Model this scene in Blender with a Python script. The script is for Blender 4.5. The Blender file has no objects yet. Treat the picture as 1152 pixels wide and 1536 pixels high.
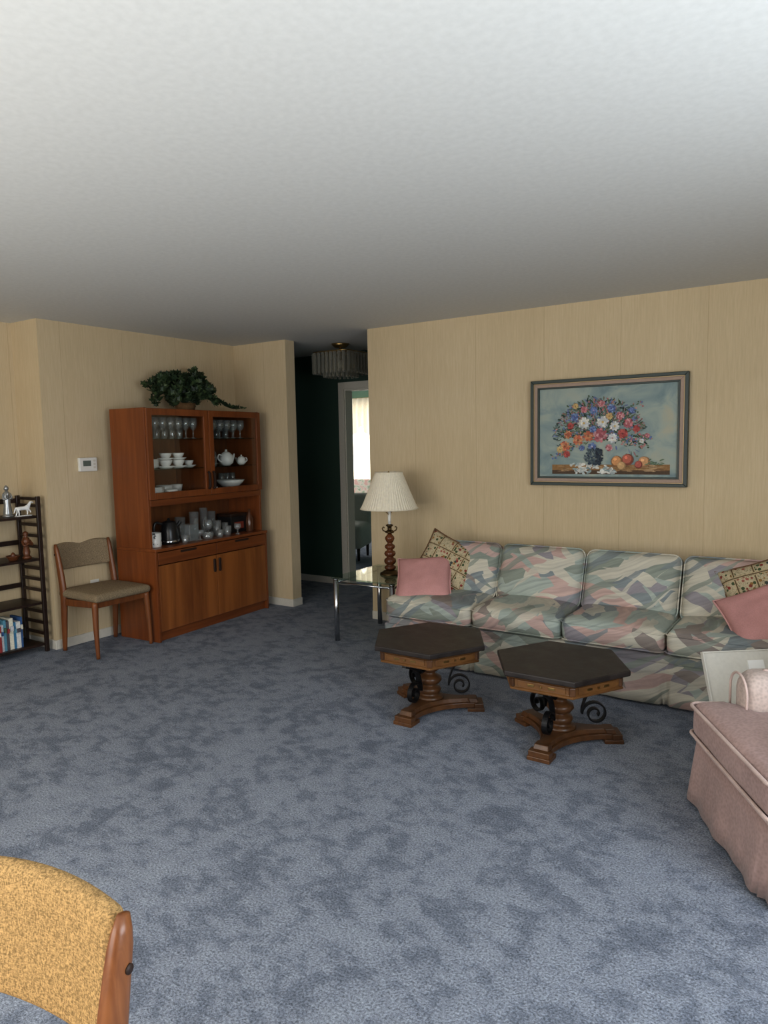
import bpy, bmesh, math, random
from mathutils import Vector, Matrix, noise as mnoise
random.seed(7)
scn=bpy.context.scene
PI=math.pi
# ---------------------------------------------------------------- helpers
def link(ob):
    scn.collection.objects.link(ob); return ob
def empty(name, loc=(0,0,0), rot=0.0):
    e=bpy.data.objects.new(name,None); e.empty_display_size=0.1
    e.location=loc; e.rotation_euler=(0,0,rot); return link(e)
def mk(name, verts, faces, mat=None, parent=None, smooth=False, bevel=0, seg=2, loc=None, rot=None):
    me=bpy.data.meshes.new(name); me.from_pydata([tuple(v) for v in verts],[],faces); me.update()
    bm=bmesh.new(); bm.from_mesh(me); bmesh.ops.recalc_face_normals(bm,faces=bm.faces); bm.to_mesh(me); bm.free()
    if smooth:
        for p in me.polygons: p.use_smooth=True
    ob=bpy.data.objects.new(name,me); link(ob)
    if mat: me.materials.append(mat)
    if parent: ob.parent=parent
    if loc: ob.location=loc
    if rot: ob.rotation_euler=rot
    if bevel:
        m=ob.modifiers.new('bv','BEVEL'); m.width=bevel; m.segments=seg; m.limit_method='ANGLE'
    return ob
def boxgeo(x0,x1,y0,y1,z0,z1):
    v=[(x0,y0,z0),(x1,y0,z0),(x1,y1,z0),(x0,y1,z0),(x0,y0,z1),(x1,y0,z1),(x1,y1,z1),(x0,y1,z1)]
    f=[(0,3,2,1),(4,5,6,7),(0,1,5,4),(1,2,6,5),(2,3,7,6),(3,0,4,7)]
    return v,f
def box(name,x0,x1,y0,y1,z0,z1,mat=None,parent=None,bevel=0,**k):
    v,f=boxgeo(x0,x1,y0,y1,z0,z1); return mk(name,v,f,mat,parent,bevel=bevel,**k)
class G:
    """geometry accumulator -> one mesh"""
    def __init__(s): s.v=[]; s.f=[]; s.m=[]; s.c=[]
    def add(s,v,f,mi=0,M=None,col=None):
        o=len(s.v)
        s.v+= [tuple(M@Vector(p)) if M else tuple(p) for p in v]
        s.f+= [tuple(i+o for i in q) for q in f]; s.m+=[mi]*len(f); s.c+=[col]*len(f)
    def box(s,x0,x1,y0,y1,z0,z1,mi=0,M=None): v,f=boxgeo(x0,x1,y0,y1,z0,z1); s.add(v,f,mi,M)
    def out(s,name,mats,parent=None,smooth=False,bevel=0,recalc=True,**k):
        me=bpy.data.meshes.new(name); me.from_pydata(s.v,[],s.f); me.update()
        for i,p in enumerate(me.polygons): p.material_index=s.m[i]; p.use_smooth=smooth
        if any(c is not None for c in s.c):
            a=me.color_attributes.new('Col','FLOAT_COLOR','CORNER')
            for i,p in enumerate(me.polygons):
                for li in p.loop_indices: a.data[li].color=(*(s.c[i] or (1,1,1)),1)
        if recalc:
            bm=bmesh.new(); bm.from_mesh(me); bmesh.ops.recalc_face_normals(bm,faces=bm.faces); bm.to_mesh(me); bm.free()
        ob=bpy.data.objects.new(name,me); link(ob)
        for m in mats: me.materials.append(m)
        if parent: ob.parent=parent
        if bevel:
            m=ob.modifiers.new('bv','BEVEL'); m.width=bevel; m.segments=2; m.limit_method='ANGLE'
        if 'loc' in k: ob.location=k['loc']
        if 'rot' in k: ob.rotation_euler=k['rot']
        return ob
def lathegeo(prof,segs=32,ripple=None):
    v=[];f=[]
    n=len(prof)
    for (r,z) in prof:
        for i in range(segs):
            a=2*PI*i/segs; rr=r*(1+(ripple(a) if ripple else 0))
            v.append((rr*math.cos(a),rr*math.sin(a),z))
    for j in range(n-1):
        for i in range(segs):
            i2=(i+1)%segs
            f.append((j*segs+i,j*segs+i2,(j+1)*segs+i2,(j+1)*segs+i))
    if prof[0][0]>1e-4: f.append(tuple(range(segs))[::-1])
    if prof[-1][0]>1e-4: f.append(tuple((n-1)*segs+i for i in range(segs)))
    return v,f
def lathe(name,prof,mat,parent=None,loc=(0,0,0),segs=32,smooth=True,cap=True):
    v,f=lathegeo(prof,segs)
    if not cap: f=[q for q in f if len(q)==4]
    ob=mk(name,v,f,mat,parent,smooth=smooth,loc=loc); return ob
def sweepgeo(pts,sec,side=None,closed=False,scales=None):
    pts=[Vector(p) for p in pts]; n=len(pts); v=[];f=[]; m=len(sec)
    prevn=None
    for i,p in enumerate(pts):
        if closed: t=(pts[(i+1)%n]-pts[(i-1)%n]).normalized()
        else: t=(pts[min(i+1,n-1)]-pts[max(i-1,0)]).normalized()
        if side is not None: nn=Vector(side)
        else:
            if prevn is None:
                nn=Vector((0,0,1)) if abs(t.z)<0.9 else Vector((1,0,0))
            else: nn=prevn
        nn=(nn-t*nn.dot(t)).normalized(); prevn=nn
        b=t.cross(nn); s=scales[i] if scales else 1
        for (x,y) in sec: v.append(p+nn*x*s+b*y*s)
    L=n if closed else n-1
    for i in range(L):
        for j in range(m):
            a=i*m+j; b2=i*m+(j+1)%m; c=((i+1)%n)*m+(j+1)%m; d=((i+1)%n)*m+j
            f.append((a,b2,c,d))
    if not closed:
        f.append(tuple(range(m))[::-1]); f.append(tuple((n-1)*m+j for j in range(m)))
    return v,f
def circ(r,n=8): return [(r*math.cos(2*PI*i/n),r*math.sin(2*PI*i/n)) for i in range(n)]
def rect(w,h): return [(-w/2,-h/2),(w/2,-h/2),(w/2,h/2),(-w/2,h/2)]
def tube(name,pts,r,mat,parent=None,n=8,closed=False,scales=None,smooth=True,side=None,sec=None):
    v,f=sweepgeo(pts,sec or circ(r,n),side,closed,scales)
    return mk(name,v,f,mat,parent,smooth=smooth)
def spline(ctrl,n=8):
    """catmull-rom"""
    P=[Vector(c) for c in ctrl]; P=[P[0]*2-P[1]]+P+[P[-1]*2-P[-2]]; out=[]
    for i in range(1,len(P)-2):
        for k in range(n):
            t=k/n; a,b,c,d=P[i-1],P[i],P[i+1],P[i+2]
            out.append(0.5*((2*b)+(c-a)*t+(2*a-5*b+4*c-d)*t*t+(3*b-a-3*c+d)*t**3))
    out.append(P[-2]); return out
def rboxgeo(w,d,h,r,crown=0,crownb=0,n=8,wr=0,seed=0,fcrown=0):
    def axis(hh,r,n):
        r=min(r,hh*0.999); a=[-hh,-hh+r*.25,-hh+r*.6]
        inner=[-(hh-r)+2*(hh-r)*i/n for i in range(n+1)]
        return a+inner+[hh-r*.6,hh-r*.25,hh]
    hw,hd,hh=w/2,d/2,h/2; r=min(r,hw,hd,hh)
    bm=bmesh.new()
    ax=[axis(hw,r,n),axis(hd,r,n),axis(hh,r,max(2,n//3))]
    hs=[hw,hd,hh]
    for k in range(3):
        i,j=[(1,2),(0,2),(0,1)][k]
        for sgn in (-1,1):
            g=[]
            for a in ax[i]:
                row=[]
                for b in ax[j]:
                    p=[0,0,0]; p[k]=sgn*hs[k]; p[i]=a; p[j]=b
                    row.append(bm.verts.new(p))
                g.append(row)
            for a in range(len(g)-1):
                for b in range(len(g[0])-1):
                    bm.faces.new((g[a][b],g[a+1][b],g[a+1][b+1],g[a][b+1]))
    bmesh.ops.remove_doubles(bm,verts=bm.verts,dist=1e-5)
    for v in bm.verts:
        p=v.co; q=Vector([max(-(hs[k]-r),min(hs[k]-r,p[k])) for k in range(3)])
        dlt=p-q
        if dlt.length>1e-7: p=q+dlt.normalized()*r
        ex=max(0,1-(p.x/hw)**2); ey=max(0,1-(p.y/hd)**2); ez=max(0,1-(p.z/hh)**2)
        if p.z>0: p.z+=crown*(ex*ey)**.6*(p.z/hh)
        else: p.z+=crownb*(ex*ey)**.6*(p.z/hh)
        if p.y<0 and fcrown: p.y-=fcrown*(ex*ez)**.6*(-p.y/hd)
        if wr: 
            nv=mnoise.noise_vector(p*7+Vector((seed*3.1,seed,0))); p+=nv*wr
        v.co=p
    bm.verts.ensure_lookup_table(); bm.verts.index_update()
    V=[tuple(v.co) for v in bm.verts]; F=[tuple(x.index for x in f.verts) for f in bm.faces]; bm.free()
    return V,F
def xf(V,M): return [tuple(M@Vector(v)) for v in V]
def T(x,y,z): return Matrix.Translation((x,y,z))
def R(ax,deg): return Matrix.Rotation(math.radians(deg),4,ax)
def rrect(w,d,r,n=5,z=0):
    out=[]
    for cx,cy,a0 in ((w/2-r,d/2-r,0),(-w/2+r,d/2-r,90),(-w/2+r,-d/2+r,180),(w/2-r,-d/2+r,270)):
        for i in range(n+1):
            a=math.radians(a0+90*i/n); out.append((cx+r*math.cos(a),cy+r*math.sin(a),z))
    return out
# ---------------------------------------------------------------- materials
def newmat(name,col=(.8,.8,.8),rough=.6,metal=0,spec=.5,**kw):
    m=bpy.data.materials.new(name); m.use_nodes=True; nt=m.node_tree; b=nt.nodes['Principled BSDF']
    b.inputs['Base Color'].default_value=(*col,1); b.inputs['Roughness'].default_value=rough
    b.inputs['Metallic'].default_value=metal; b.inputs['Specular IOR Level'].default_value=spec
    for k,v in kw.items(): b.inputs[k.replace('_',' ')].default_value=v
    return m,nt,b
def N(nt,t,**a):
    n=nt.nodes.new(t)
    for k,v in a.items(): setattr(n,k,v)
    return n
def setin(nt,n,i,v):
    if isinstance(v,bpy.types.NodeSocket): nt.links.new(v,n.inputs[i])
    else: n.inputs[i].default_value=v
def coord(nt,kind='Object'): return N(nt,'ShaderNodeTexCoord').outputs[kind]
def gpos(nt): return N(nt,'ShaderNodeNewGeometry').outputs['Position']
def mp(nt,vec,scale=(1,1,1),rot=(0,0,0),loc=(0,0,0)):
    n=N(nt,'ShaderNodeMapping'); nt.links.new(vec,n.inputs[0]); n.inputs['Scale'].default_value=scale; n.inputs['Rotation'].default_value=rot; n.inputs['Location'].default_value=loc
    return n.outputs[0]
def nz(nt,vec,scale=5,detail=3,rough=.5,dist=0):
    n=N(nt,'ShaderNodeTexNoise'); nt.links.new(vec,n.inputs['Vector']); n.inputs['Scale'].default_value=scale
    n.inputs['Detail'].default_value=detail; n.inputs['Roughness'].default_value=rough; n.inputs['Distortion'].default_value=dist
    return n
def ramp(nt,fac,stops,interp='LINEAR'):
    n=N(nt,'ShaderNodeValToRGB'); cr=n.color_ramp; cr.interpolation=interp
    while len(cr.elements)<len(stops): cr.elements.new(.5)
    for e,(p,c) in zip(cr.elements,stops): e.position=p; e.color=(*c,1) if len(c)==3 else c
    nt.links.new(fac,n.inputs[0]); return n.outputs[0]
def math_(nt,op,a,b=None,c=None):
    n=N(nt,'ShaderNodeMath',operation=op); setin(nt,n,0,a)
    if b is not None: setin(nt,n,1,b)
    if c is not None: setin(nt,n,2,c)
    return n.outputs[0]
def mix(nt,fac,a,b,blend='MIX'):
    n=N(nt,'ShaderNodeMixRGB',blend_type=blend)
    setin(nt,n,0,fac)
    for i,v in ((1,a),(2,b)):
        if isinstance(v,bpy.types.NodeSocket): nt.links.new(v,n.inputs[i])
        else: n.inputs[i].default_value=(*v,1)
    return n.outputs[0]
def bump(nt,b,h,strength=.3,dist=.01):
    n=N(nt,'ShaderNodeBump'); nt.links.new(h,n.inputs['Height']); n.inputs['Strength'].default_value=strength; n.inputs['Distance'].default_value=dist
    nt.links.new(n.outputs[0],b.inputs['Normal'])
def sep(nt,vec):
    n=N(nt,'ShaderNodeSeparateXYZ'); nt.links.new(vec,n.inputs[0]); return n.outputs
def wood(name,c1,c2,scale=(30,30,2),rough=.4,sc=1.0):
    m,nt,b=newmat(name,rough=rough)
    v=mp(nt,coord(nt),scale); n=nz(nt,v,sc,4,.6,.6); n2=nz(nt,mp(nt,coord(nt),[s*.18 for s in scale]),sc,2,.5,1.2)
    f=math_(nt,'ADD',math_(nt,'MULTIPLY',n.outputs['Fac'],.55),math_(nt,'MULTIPLY',n2.outputs['Fac'],.45))
    c=ramp(nt,f,[(.36,c2),(.5,[(a+b_)/2 for a,b_ in zip(c1,c2)]),(.62,c1)])
    nt.links.new(c,b.inputs['Base Color']); bump(nt,b,n.outputs['Fac'],.08,.002)
    return m
def fabric(name,c,rough=.95,scale=350,var=.12,bs=.3):
    m,nt,b=newmat(name,rough=rough,spec=.2)
    n=nz(nt,coord(nt),scale,2,.6); n2=nz(nt,coord(nt),7,3,.5)
    f=math_(nt,'ADD',math_(nt,'MULTIPLY',n.outputs['Fac'],.5),math_(nt,'MULTIPLY',n2.outputs['Fac'],.5))
    lo=[x*(1-var*2) for x in c]; hi=[min(1,x*(1+var*2)) for x in c]
    nt.links.new(ramp(nt,f,[(.3,lo),(.7,hi)]),b.inputs['Base Color']); bump(nt,b,n.outputs['Fac'],bs,.002)
    return m

# wallpaper
def wallpaper():
    m,nt,b=newmat('grasscloth_wallpaper',rough=.85,spec=.2)
    p=gpos(nt); s=sep(nt,p); u=math_(nt,'ADD',s[0],s[1])
    st=nz(nt,mp(nt,p,(150,150,8)),1,3,.6); st2=nz(nt,mp(nt,p,(9,9,.5)),1,2,.5); bl=nz(nt,p,1.4,2,.5)
    f=math_(nt,'ADD',math_(nt,'MULTIPLY',st.outputs['Fac'],.5),math_(nt,'MULTIPLY',st2.outputs['Fac'],.15))
    f=math_(nt,'ADD',f,math_(nt,'MULTIPLY',bl.outputs['Fac'],.35))
    c=ramp(nt,f,[(.34,(.53,.425,.272)),(.52,(.585,.472,.31)),(.68,(.63,.52,.355))])
    fr=math_(nt,'FRACT',math_(nt,'DIVIDE',math_(nt,'ADD',u,20.32),.53))
    seam=math_(nt,'LESS_THAN',fr,.008)
    c=mix(nt,math_(nt,'MULTIPLY',seam,.42),c,(.36,.26,.15))
    nt.links.new(c,b.inputs['Base Color']); bump(nt,b,st.outputs['Fac'],.25,.002)
    return m
M_wall=wallpaper()
def plain(name,c,rough=.8,nscale=60,bs=.05,**k):
    m,nt,b=newmat(name,c,rough,**k); n=nz(nt,coord(nt),nscale,3)
    nt.links.new(ramp(nt,n.outputs['Fac'],[(.3,[x*.96 for x in c]),(.7,[min(1,x*1.03) for x in c])]),b.inputs['Base Color'])
    bump(nt,b,n.outputs['Fac'],bs,.002); return m
M_ceil=plain('ceiling_paint',(.62,.62,.60),.9,40,.03)
M_trim=plain('trim_paint',(.62,.59,.52),.5)
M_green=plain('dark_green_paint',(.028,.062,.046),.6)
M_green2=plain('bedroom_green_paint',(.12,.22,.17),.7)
def carpet():
    m,nt,b=newmat('blue_carpet',rough=1,spec=.05)
    p=gpos(nt)
    big=nz(nt,mp(nt,p,(1,1.25,1),(0,0,.6)),9.5,5,.70,.25); b2=nz(nt,mp(nt,p,(1.6,.8,1),(0,0,.5)),2.6,3,.5,.3)
    f=math_(nt,'ADD',math_(nt,'MULTIPLY',big.outputs['Fac'],.68),math_(nt,'MULTIPLY',b2.outputs['Fac'],.32))
    c=ramp(nt,f,[(.36,(.175,.197,.245)),(.455,(.215,.24,.292)),(.51,(.285,.312,.37)),(.66,(.325,.355,.412))])
    fine=nz(nt,p,140,3,.8); c=mix(nt,.9,c,ramp(nt,fine.outputs['Fac'],[(.34,(.38,.38,.38)),(.52,(1,1,1)),(.68,(1.6,1.6,1.6))]),'MULTIPLY')
    nt.links.new(c,b.inputs['Base Color'])
    h=math_(nt,'ADD',math_(nt,'MULTIPLY',fine.outputs['Fac'],.6),math_(nt,'MULTIPLY',f,1.0))
    bump(nt,b,h,.9,.014); return m
M_carpet=carpet()
M_teak=wood('teak',(.24,.070,.017),(.15,.040,.010),(26,26,1.6),.36)
M_teakh=wood('teak_horizontal_grain',(.24,.070,.017),(.15,.040,.010),(1.6,26,26),.36)
M_teakdoor=wood('teak_door_veneer',(.33,.115,.028),(.16,.048,.012),(15,15,.9),.34)
M_teakin=wood('teak_inside',(.24,.085,.023),(.13,.042,.012),(20,20,1.6),.5)
M_chairwood=wood('chair_wood',(.22,.075,.022),(.12,.038,.012),(40,40,4),.35)
M_chairwood2=wood('chair_wood_oiled',(.29,.115,.042),(.15,.052,.019),(60,60,5),.32)
M_dark=wood('dark_walnut',(.034,.015,.009),(.012,.006,.004),(30,30,3),.4)
M_oak=wood('antique_oak',(.21,.098,.03),(.09,.038,.012),(6,6,30),.38)
M_oakb=wood('pedestal_oak',(.125,.053,.018),(.05,.022,.009),(18,18,18),.36)
M_iron,_,_=newmat('wrought_iron',(.012,.012,.013),.45,.6)
M_chrome,_,_=newmat('chrome',(.50,.51,.53),.18,1)
M_brass,_,_=newmat('aged_brass',(.42,.28,.11),.3,1)
M_bronze,_,_=newmat('dark_bronze',(.10,.065,.03),.35,.9)
M_black,_,_=newmat('black_plastic',(.012,.012,.013),.3)
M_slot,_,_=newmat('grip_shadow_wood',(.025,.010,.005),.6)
M_white,_,_=newmat('white_porcelain',(.88,.88,.86),.2)
M_whitep,_,_=newmat('white_plastic',(.74,.73,.68),.4)
M_lcd,_,_=newmat('lcd_green_grey',(.12,.15,.13),.2)
def thin_glass(name,tint=(1,1,1),base=.06,edge=.6,rough=.03,diff=0,dcol=(.8,.8,.78)):
    m=bpy.data.materials.new(name); m.use_nodes=True; nt=m.node_tree; nt.nodes.clear()
    o=N(nt,'ShaderNodeOutputMaterial'); t=N(nt,'ShaderNodeBsdfTransparent'); g=N(nt,'ShaderNodeBsdfGlossy'); mx=N(nt,'ShaderNodeMixShader'); lw=N(nt,'ShaderNodeLayerWeight')
    t.inputs[0].default_value=(*tint,1); g.inputs['Roughness'].default_value=rough; lw.inputs[0].default_value=.35
    r=math_(nt,'ADD',math_(nt,'MULTIPLY',math_(nt,'POWER',lw.outputs['Facing'],2.2),edge),base)
    nt.links.new(r,mx.inputs[0]); nt.links.new(t.outputs[0],mx.inputs[1]); nt.links.new(g.outputs[0],mx.inputs[2]); res=mx.outputs[0]
    if diff:
        d=N(nt,'ShaderNodeBsdfDiffuse'); d.inputs[0].default_value=(*dcol,1); m2=N(nt,'ShaderNodeMixShader'); m2.inputs[0].default_value=diff
        nt.links.new(res,m2.inputs[1]); nt.links.new(d.outputs[0],m2.inputs[2]); res=m2.outputs[0]
    nt.links.new(res,o.inputs[0])
    return m
M_glass=thin_glass('cabinet_glass',(.95,.96,.95),.035,.35)
M_gware=thin_glass('glassware_glass',(.92,.95,.95),.16,.9,.05,.10,(.88,.91,.91))
M_gtop=thin_glass('table_glass',(.78,.90,.84),.08,.9)
M_rod=thin_glass('smoked_glass_rods',(.72,.72,.66),.16,.8,.08,.14,(.6,.59,.53))
def colattr(name,rough=.7):
    m,nt,b=newmat(name,rough=rough,spec=.3); a=N(nt,'ShaderNodeVertexColor',layer_name='Col'); n=nz(nt,coord(nt),90,2)
    c=mix(nt,.5,a.outputs[0],ramp(nt,n.outputs['Fac'],[(.3,(.7,.7,.7)),(.7,(1.25,1.25,1.25))]),'MULTIPLY')
    nt.links.new(c,b.inputs['Base Color']); bump(nt,b,n.outputs['Fac'],.3,.002); return m
M_paint=colattr('oil_paint',.6)
# ---------------------------------------------------------------- room
H=2.40; WL=-4.87; WY=4.85; t_=.12
XR=1.5; YB=-1.3
box('floor',-8.6,1.8,-1.45,10.6,-.1,0,M_carpet)
box('ceiling',-8.6,1.8,-1.45,10.6,H,H+.1,M_ceil)
box('wall_back',-3.35,XR+t_,WY,WY+t_,0,H,M_wall)
g=G(); g.box(-5.32,WL,2.93,WY+t_,0,H); g.box(WL,-4.235,WY,WY+t_,0,H)
g.out('wall_left',[M_wall])
box('wall_left_recess',-5.32,-5.2,YB-.12,2.93,0,H,M_wall)
def wallhole(name,axis,c0,c1,a0,a1,h0,h1,z0,z1,mat):
    g=G()
    def bb(a,b,zz0,zz1):
        if axis=='y': g.box(a,b,c0,c1,zz0,zz1)
        else: g.box(c0,c1,a,b,zz0,zz1)
    bb(a0,h0,0,H); bb(h1,a1,0,H); bb(h0,h1,0,z0); bb(h0,h1,z1,H)
    return g.out(name,[mat])
wallhole('wall_front','y',YB-.12,YB,-5.2,XR,-3.9,-.2,.45,2.15,M_wall)
wallhole('wall_right','x',XR,XR+.12,YB-.12,WY,.1,2.1,.6,2.15,M_wall)
def window(name,axis,c,a0,a1,z0,z1,nm=2,w=.05):
    g=G()
    def bb(a,b,zz0,zz1,e=0):
        if axis=='y': g.box(a,b,c-.03-e,c+.03+e,zz0,zz1)
        else: g.box(c-.03-e,c+.03+e,a,b,zz0,zz1)
    bb(a0,a0+w,z0,z1); bb(a1-w,a1,z0,z1); bb(a0+w,a1-w,z0,z0+w); bb(a0+w,a1-w,z1-w,z1)
    for i in range(1,nm):
        x=a0+(a1-a0)*i/nm; bb(x-w/2,x+w/2,z0+w,z1-w,-.002)
    return g.out(name,[M_trim])
window('window_1','y',YB-.06,-3.9,-.2,.45,2.15,3)
window('window_2','x',XR+.06,.1,2.1,.6,2.15,2)
# hall + bedroom shell
HY=5.9
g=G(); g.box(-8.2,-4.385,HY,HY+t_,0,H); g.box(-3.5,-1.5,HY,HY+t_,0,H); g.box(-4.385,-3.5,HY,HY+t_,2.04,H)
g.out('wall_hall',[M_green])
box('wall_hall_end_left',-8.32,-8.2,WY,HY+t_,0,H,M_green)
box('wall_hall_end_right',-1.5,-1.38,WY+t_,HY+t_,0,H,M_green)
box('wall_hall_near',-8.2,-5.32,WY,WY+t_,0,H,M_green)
wallhole('wall_bedroom_left','x',-8.4,-8.28,HY+t_,10.42,6.9,9.1,.8,2.1,M_green2)
window('added_window','x',-8.34,6.9,9.1,.8,2.1,2)  # unseen window, added to go with the bedroom fill lamp
box('wall_bedroom_right',-3.3,-3.18,HY+t_,10.42,0,H,M_green2)
g=G(); bw0,bw1,bz0,bz1=-7.75,-6.6,.66,2.2
g.box(-8.28,bw0,10.3,10.42,0,H); g.box(bw1,-3.3,10.3,10.42,0,H); g.box(bw0,bw1,10.3,10.42,0,bz0); g.box(bw0,bw1,10.3,10.42,bz1,H)
g.out('wall_bedroom_far',[M_green2])
window('window_3','y',10.36,bw0,bw1,bz0,bz1,2)
g=G(); g.box(-4.445,-4.375,HY-.015,HY,0,2.10); g.box(-3.51,-3.43,HY-.015,HY,0,2.10); g.box(-4.375,-3.51,HY-.015,HY,2.03,2.10)
g.box(-4.385,-4.365,HY,HY+t_,0,2.04); g.box(-3.525,-3.5,HY,HY+t_,0,2.04); g.box(-4.365,-3.525,HY,HY+t_,2.015,2.04)
g.out('trim_1',[M_trim],bevel=.003)
def bb(name,boxes):
    g=G()
    for q in boxes: g.box(*q,0,.07)
    g.out(name,[M_trim],bevel=.003)
bb('baseboard_left',[(WL,WL+.012,2.93,WY-.012),(WL,-4.223,WY-.012,WY),(-4.235,-4.223,WY,WY+t_),(-5.2,-5.188,YB,2.918),(-5.2,WL+.012,2.918,2.93)])
bb('baseboard_back',[(-3.35,XR,WY-.012,WY)])
bb('baseboard_hall',[(-8.2,-4.445,HY-.012,HY),(-3.43,-1.5,HY-.012,HY)])
bb('baseboard_bedroom',[(-8.28,-3.3,10.288,10.3)])
def curtain_mat(name,c,tr):
    m=bpy.data.materials.new(name); m.use_nodes=True; nt=m.node_tree; nt.nodes.clear()
    o=N(nt,'ShaderNodeOutputMaterial'); d=N(nt,'ShaderNodeBsdfDiffuse'); t=N(nt,'ShaderNodeBsdfTranslucent'); mx=N(nt,'ShaderNodeMixShader')
    n=nz(nt,coord(nt),60,2); cc=ramp(nt,n.outputs['Fac'],[(.3,[x*.9 for x in c]),(.7,c)])
    for s in (d,t): nt.links.new(cc,s.inputs[0])
    mx.inputs[0].default_value=tr; nt.links.new(d.outputs[0],mx.inputs[1]); nt.links.new(t.outputs[0],mx.inputs[2]); nt.links.new(mx.outputs[0],o.inputs[0]); return m
M_sheer=curtain_mat('sheer_curtain',(.90,.85,.76),.5)
M_shade=curtain_mat('lampshade_fabric',(.90,.83,.68),.18)
def sheet(g,x0,x1,y,z0,z1,amp,fr,nx=120,nzz=6,scal=0,mi=0):
    v=[];f=[]
    for j in range(nzz+1):
        for i in range(nx+1):
            u=i/nx; x=x0+(x1-x0)*u; zt=j/nzz
            zb=z0+scal*abs(math.sin(u*PI*4))
            z=z1+(zb-z1)*zt
            v.append((x,y+amp*math.sin(u*fr*2*PI+.5*math.sin(zt*3))*(0.6+.4*zt),z))
    for j in range(nzz):
        for i in range(nx): a=j*(nx+1)+i; f.append((a,a+1,a+nx+2,a+nx+1))
    g.add(v,f,mi)
g=G(); sheet(g,bw0-.1,bw1+.1,10.2,.55,2.24,.03,14); sheet(g,bw0-.12,bw1+.12,10.13,1.78,2.26,.03,12,scal=-.15)
v,f=sweepgeo([(bw0-.2,10.2,2.26),(bw1+.2,10.2,2.26)],circ(.012)); g.add(v,f,1)
g.out('curtain_sheer',[M_sheer,M_brass],smooth=True)

# ---------------------------------------------------------------- display cabinet
W,D,U=1.28,.43,.05
cab=empty('display_cabinet',(-4.335,3.43,0),math.radians(93.0))
def cb(n,x0,x1,y0,y1,z0,z1,m=M_teak,bv=.002): return box(n,x0,x1,y0,y1,z0,z1,m,cab,bevel=bv)
cb('side_lower_left',0,.022,0,D,0,.69); cb('side_lower_right',W-.022,W,0,D,0,.69)
cb('plinth',.022,W-.022,.03,.05,0,.07,M_teakh); cb('bottom_panel',.022,W-.022,.02,D,.07,.09,M_teakh)
cb('counter',-.003,W+.003,-.008,D,.69,.713,M_teakh,.004)
cb('back_lower',.022,W-.022,D-.012,D-.002,.09,.69,M_teakin)
for i,(a,b) in enumerate(((.026,.637),(.643,W-.026))):
    cb(f'door_lower_{i+1}',a,b,0,.02,.078,.583,M_teakdoor,.003)
    cb(f'drawer_{i+1}',a,b,-.002,.02,.59,.683,M_teakh,.003)
    c=(a+b)/2
    v=[(p[0]+c,-.0035,p[1]+.668) for p in [(x,y) for x,y,_ in rrect(.17,.018,.0085)]]
    mk(f'drawer_grip_{i+1}',[(x,y-.001,z) for x,y,z in v]+[(x,y+.01,z) for x,y,z in v],[tuple(range(len(v)))]+[tuple(range(len(v),2*len(v)))]+[(k,(k+1)%len(v),(k+1)%len(v)+len(v),k+len(v)) for k in range(len(v))],M_slot,cab)
    hx=.610 if i==0 else .670
    v=[(x+hx,y_,z+.50) for (x,z,_) in rrect(.022,.11,.010) for y_ in (0,)]
    k0=len(v); mk(f'door_pull_{i+1}',[(x,-.012,z) for x,y,z in v]+[(x,.004,z) for x,y,z in v],[tuple(range(k0)),tuple(range(k0,2*k0))]+[(k,(k+1)%k0,(k+1)%k0+k0,k+k0) for k in range(k0)],M_slot,cab,bevel=.003)
cb('side_upper_left',.0,.022,U,D,.713,1.77); cb('side_upper_right',W-.022,W,U,D,.713,1.77)
cb('top',.022,W-.022,U,D,1.745,1.768,M_teakh); cb('upper_bottom',.022,W-.022,U,D-.01,1.05,1.075,M_teakh)
cb('fascia',.022,W-.022,U-.002,U+.016,1.03,1.078,M_teakh)
cb('back_upper',.022,W-.022,D-.012,D-.002,.713,1.745,M_teakin)
cb('divider',.63,.65,U+.01,D-.012,1.075,1.745,M_teak)
for i,(a,b) in enumerate(((.004,.637),(.643,W-.004))):
    s=.050; y0,y1=U-.022,U-.002; z0,z1=1.082,1.765
    g=G(); g.box(a,a+s,y0,y1,z0,z1); g.box(b-s,b,y0,y1,z0,z1); g.box(a+s,b-s,y0,y1,z0,z0+s); g.box(a+s,b-s,y0,y1,z1-s,z1)
    g.out(f'door_upper_frame_{i+1}',[M_teak],cab,bevel=.002)
    cb(f'door_upper_glass_{i+1}',a+s,b-s,U-.014,U-.010,z0+s,z1-s,M_glass,0)
    hx=b-s/2 if i==0 else a+s/2
    g=G(); v,f=sweepgeo([(hx,y0-.002,1.13),(hx,y0-.018,1.145),(hx,y0-.02,1.20),(hx,y0-.018,1.255),(hx,y0-.002,1.27)],rect(.018,.016),side=(1,0,0)); g.add(v,f)
    g.out(f'door_upper_pull_{i+1}',[M_slot],cab,bevel=.002)
for k,z in enumerate((1.30,1.535)):
    cb(f'glass_shelf_{k+1}a',.023,.629,U+.03,D-.013,z,z+.006,M_gtop,0); cb(f'glass_shelf_{k+1}b',.651,W-.023,U+.03,D-.013,z,z+.006,M_gtop,0)
CM=Matrix.Translation((-4.335,3.43,0))@R('Z',93)
def cabpt(x,y,z): return CM@Vector((x,y,z))
def on_cab(name,x,y,z,rot=0): 
    e=empty(name,cabpt(x,y,z),math.radians(93+rot)); return e
def goblet(h,r,stem=True):
    if stem: return [(r*.8,0),(r*.75,.004),(.006,.01),(.005,h*.4),(r*.6,h*.46),(r,h*.65),(r*.95,h),(r*.92,h),(r*.96,h*.65),(.002,h*.47)]
    return [(r*.75,0),(r*.8,.004),(r,h),(r*.95,h),(r*.76,.008),(0.001,.008)]
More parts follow.
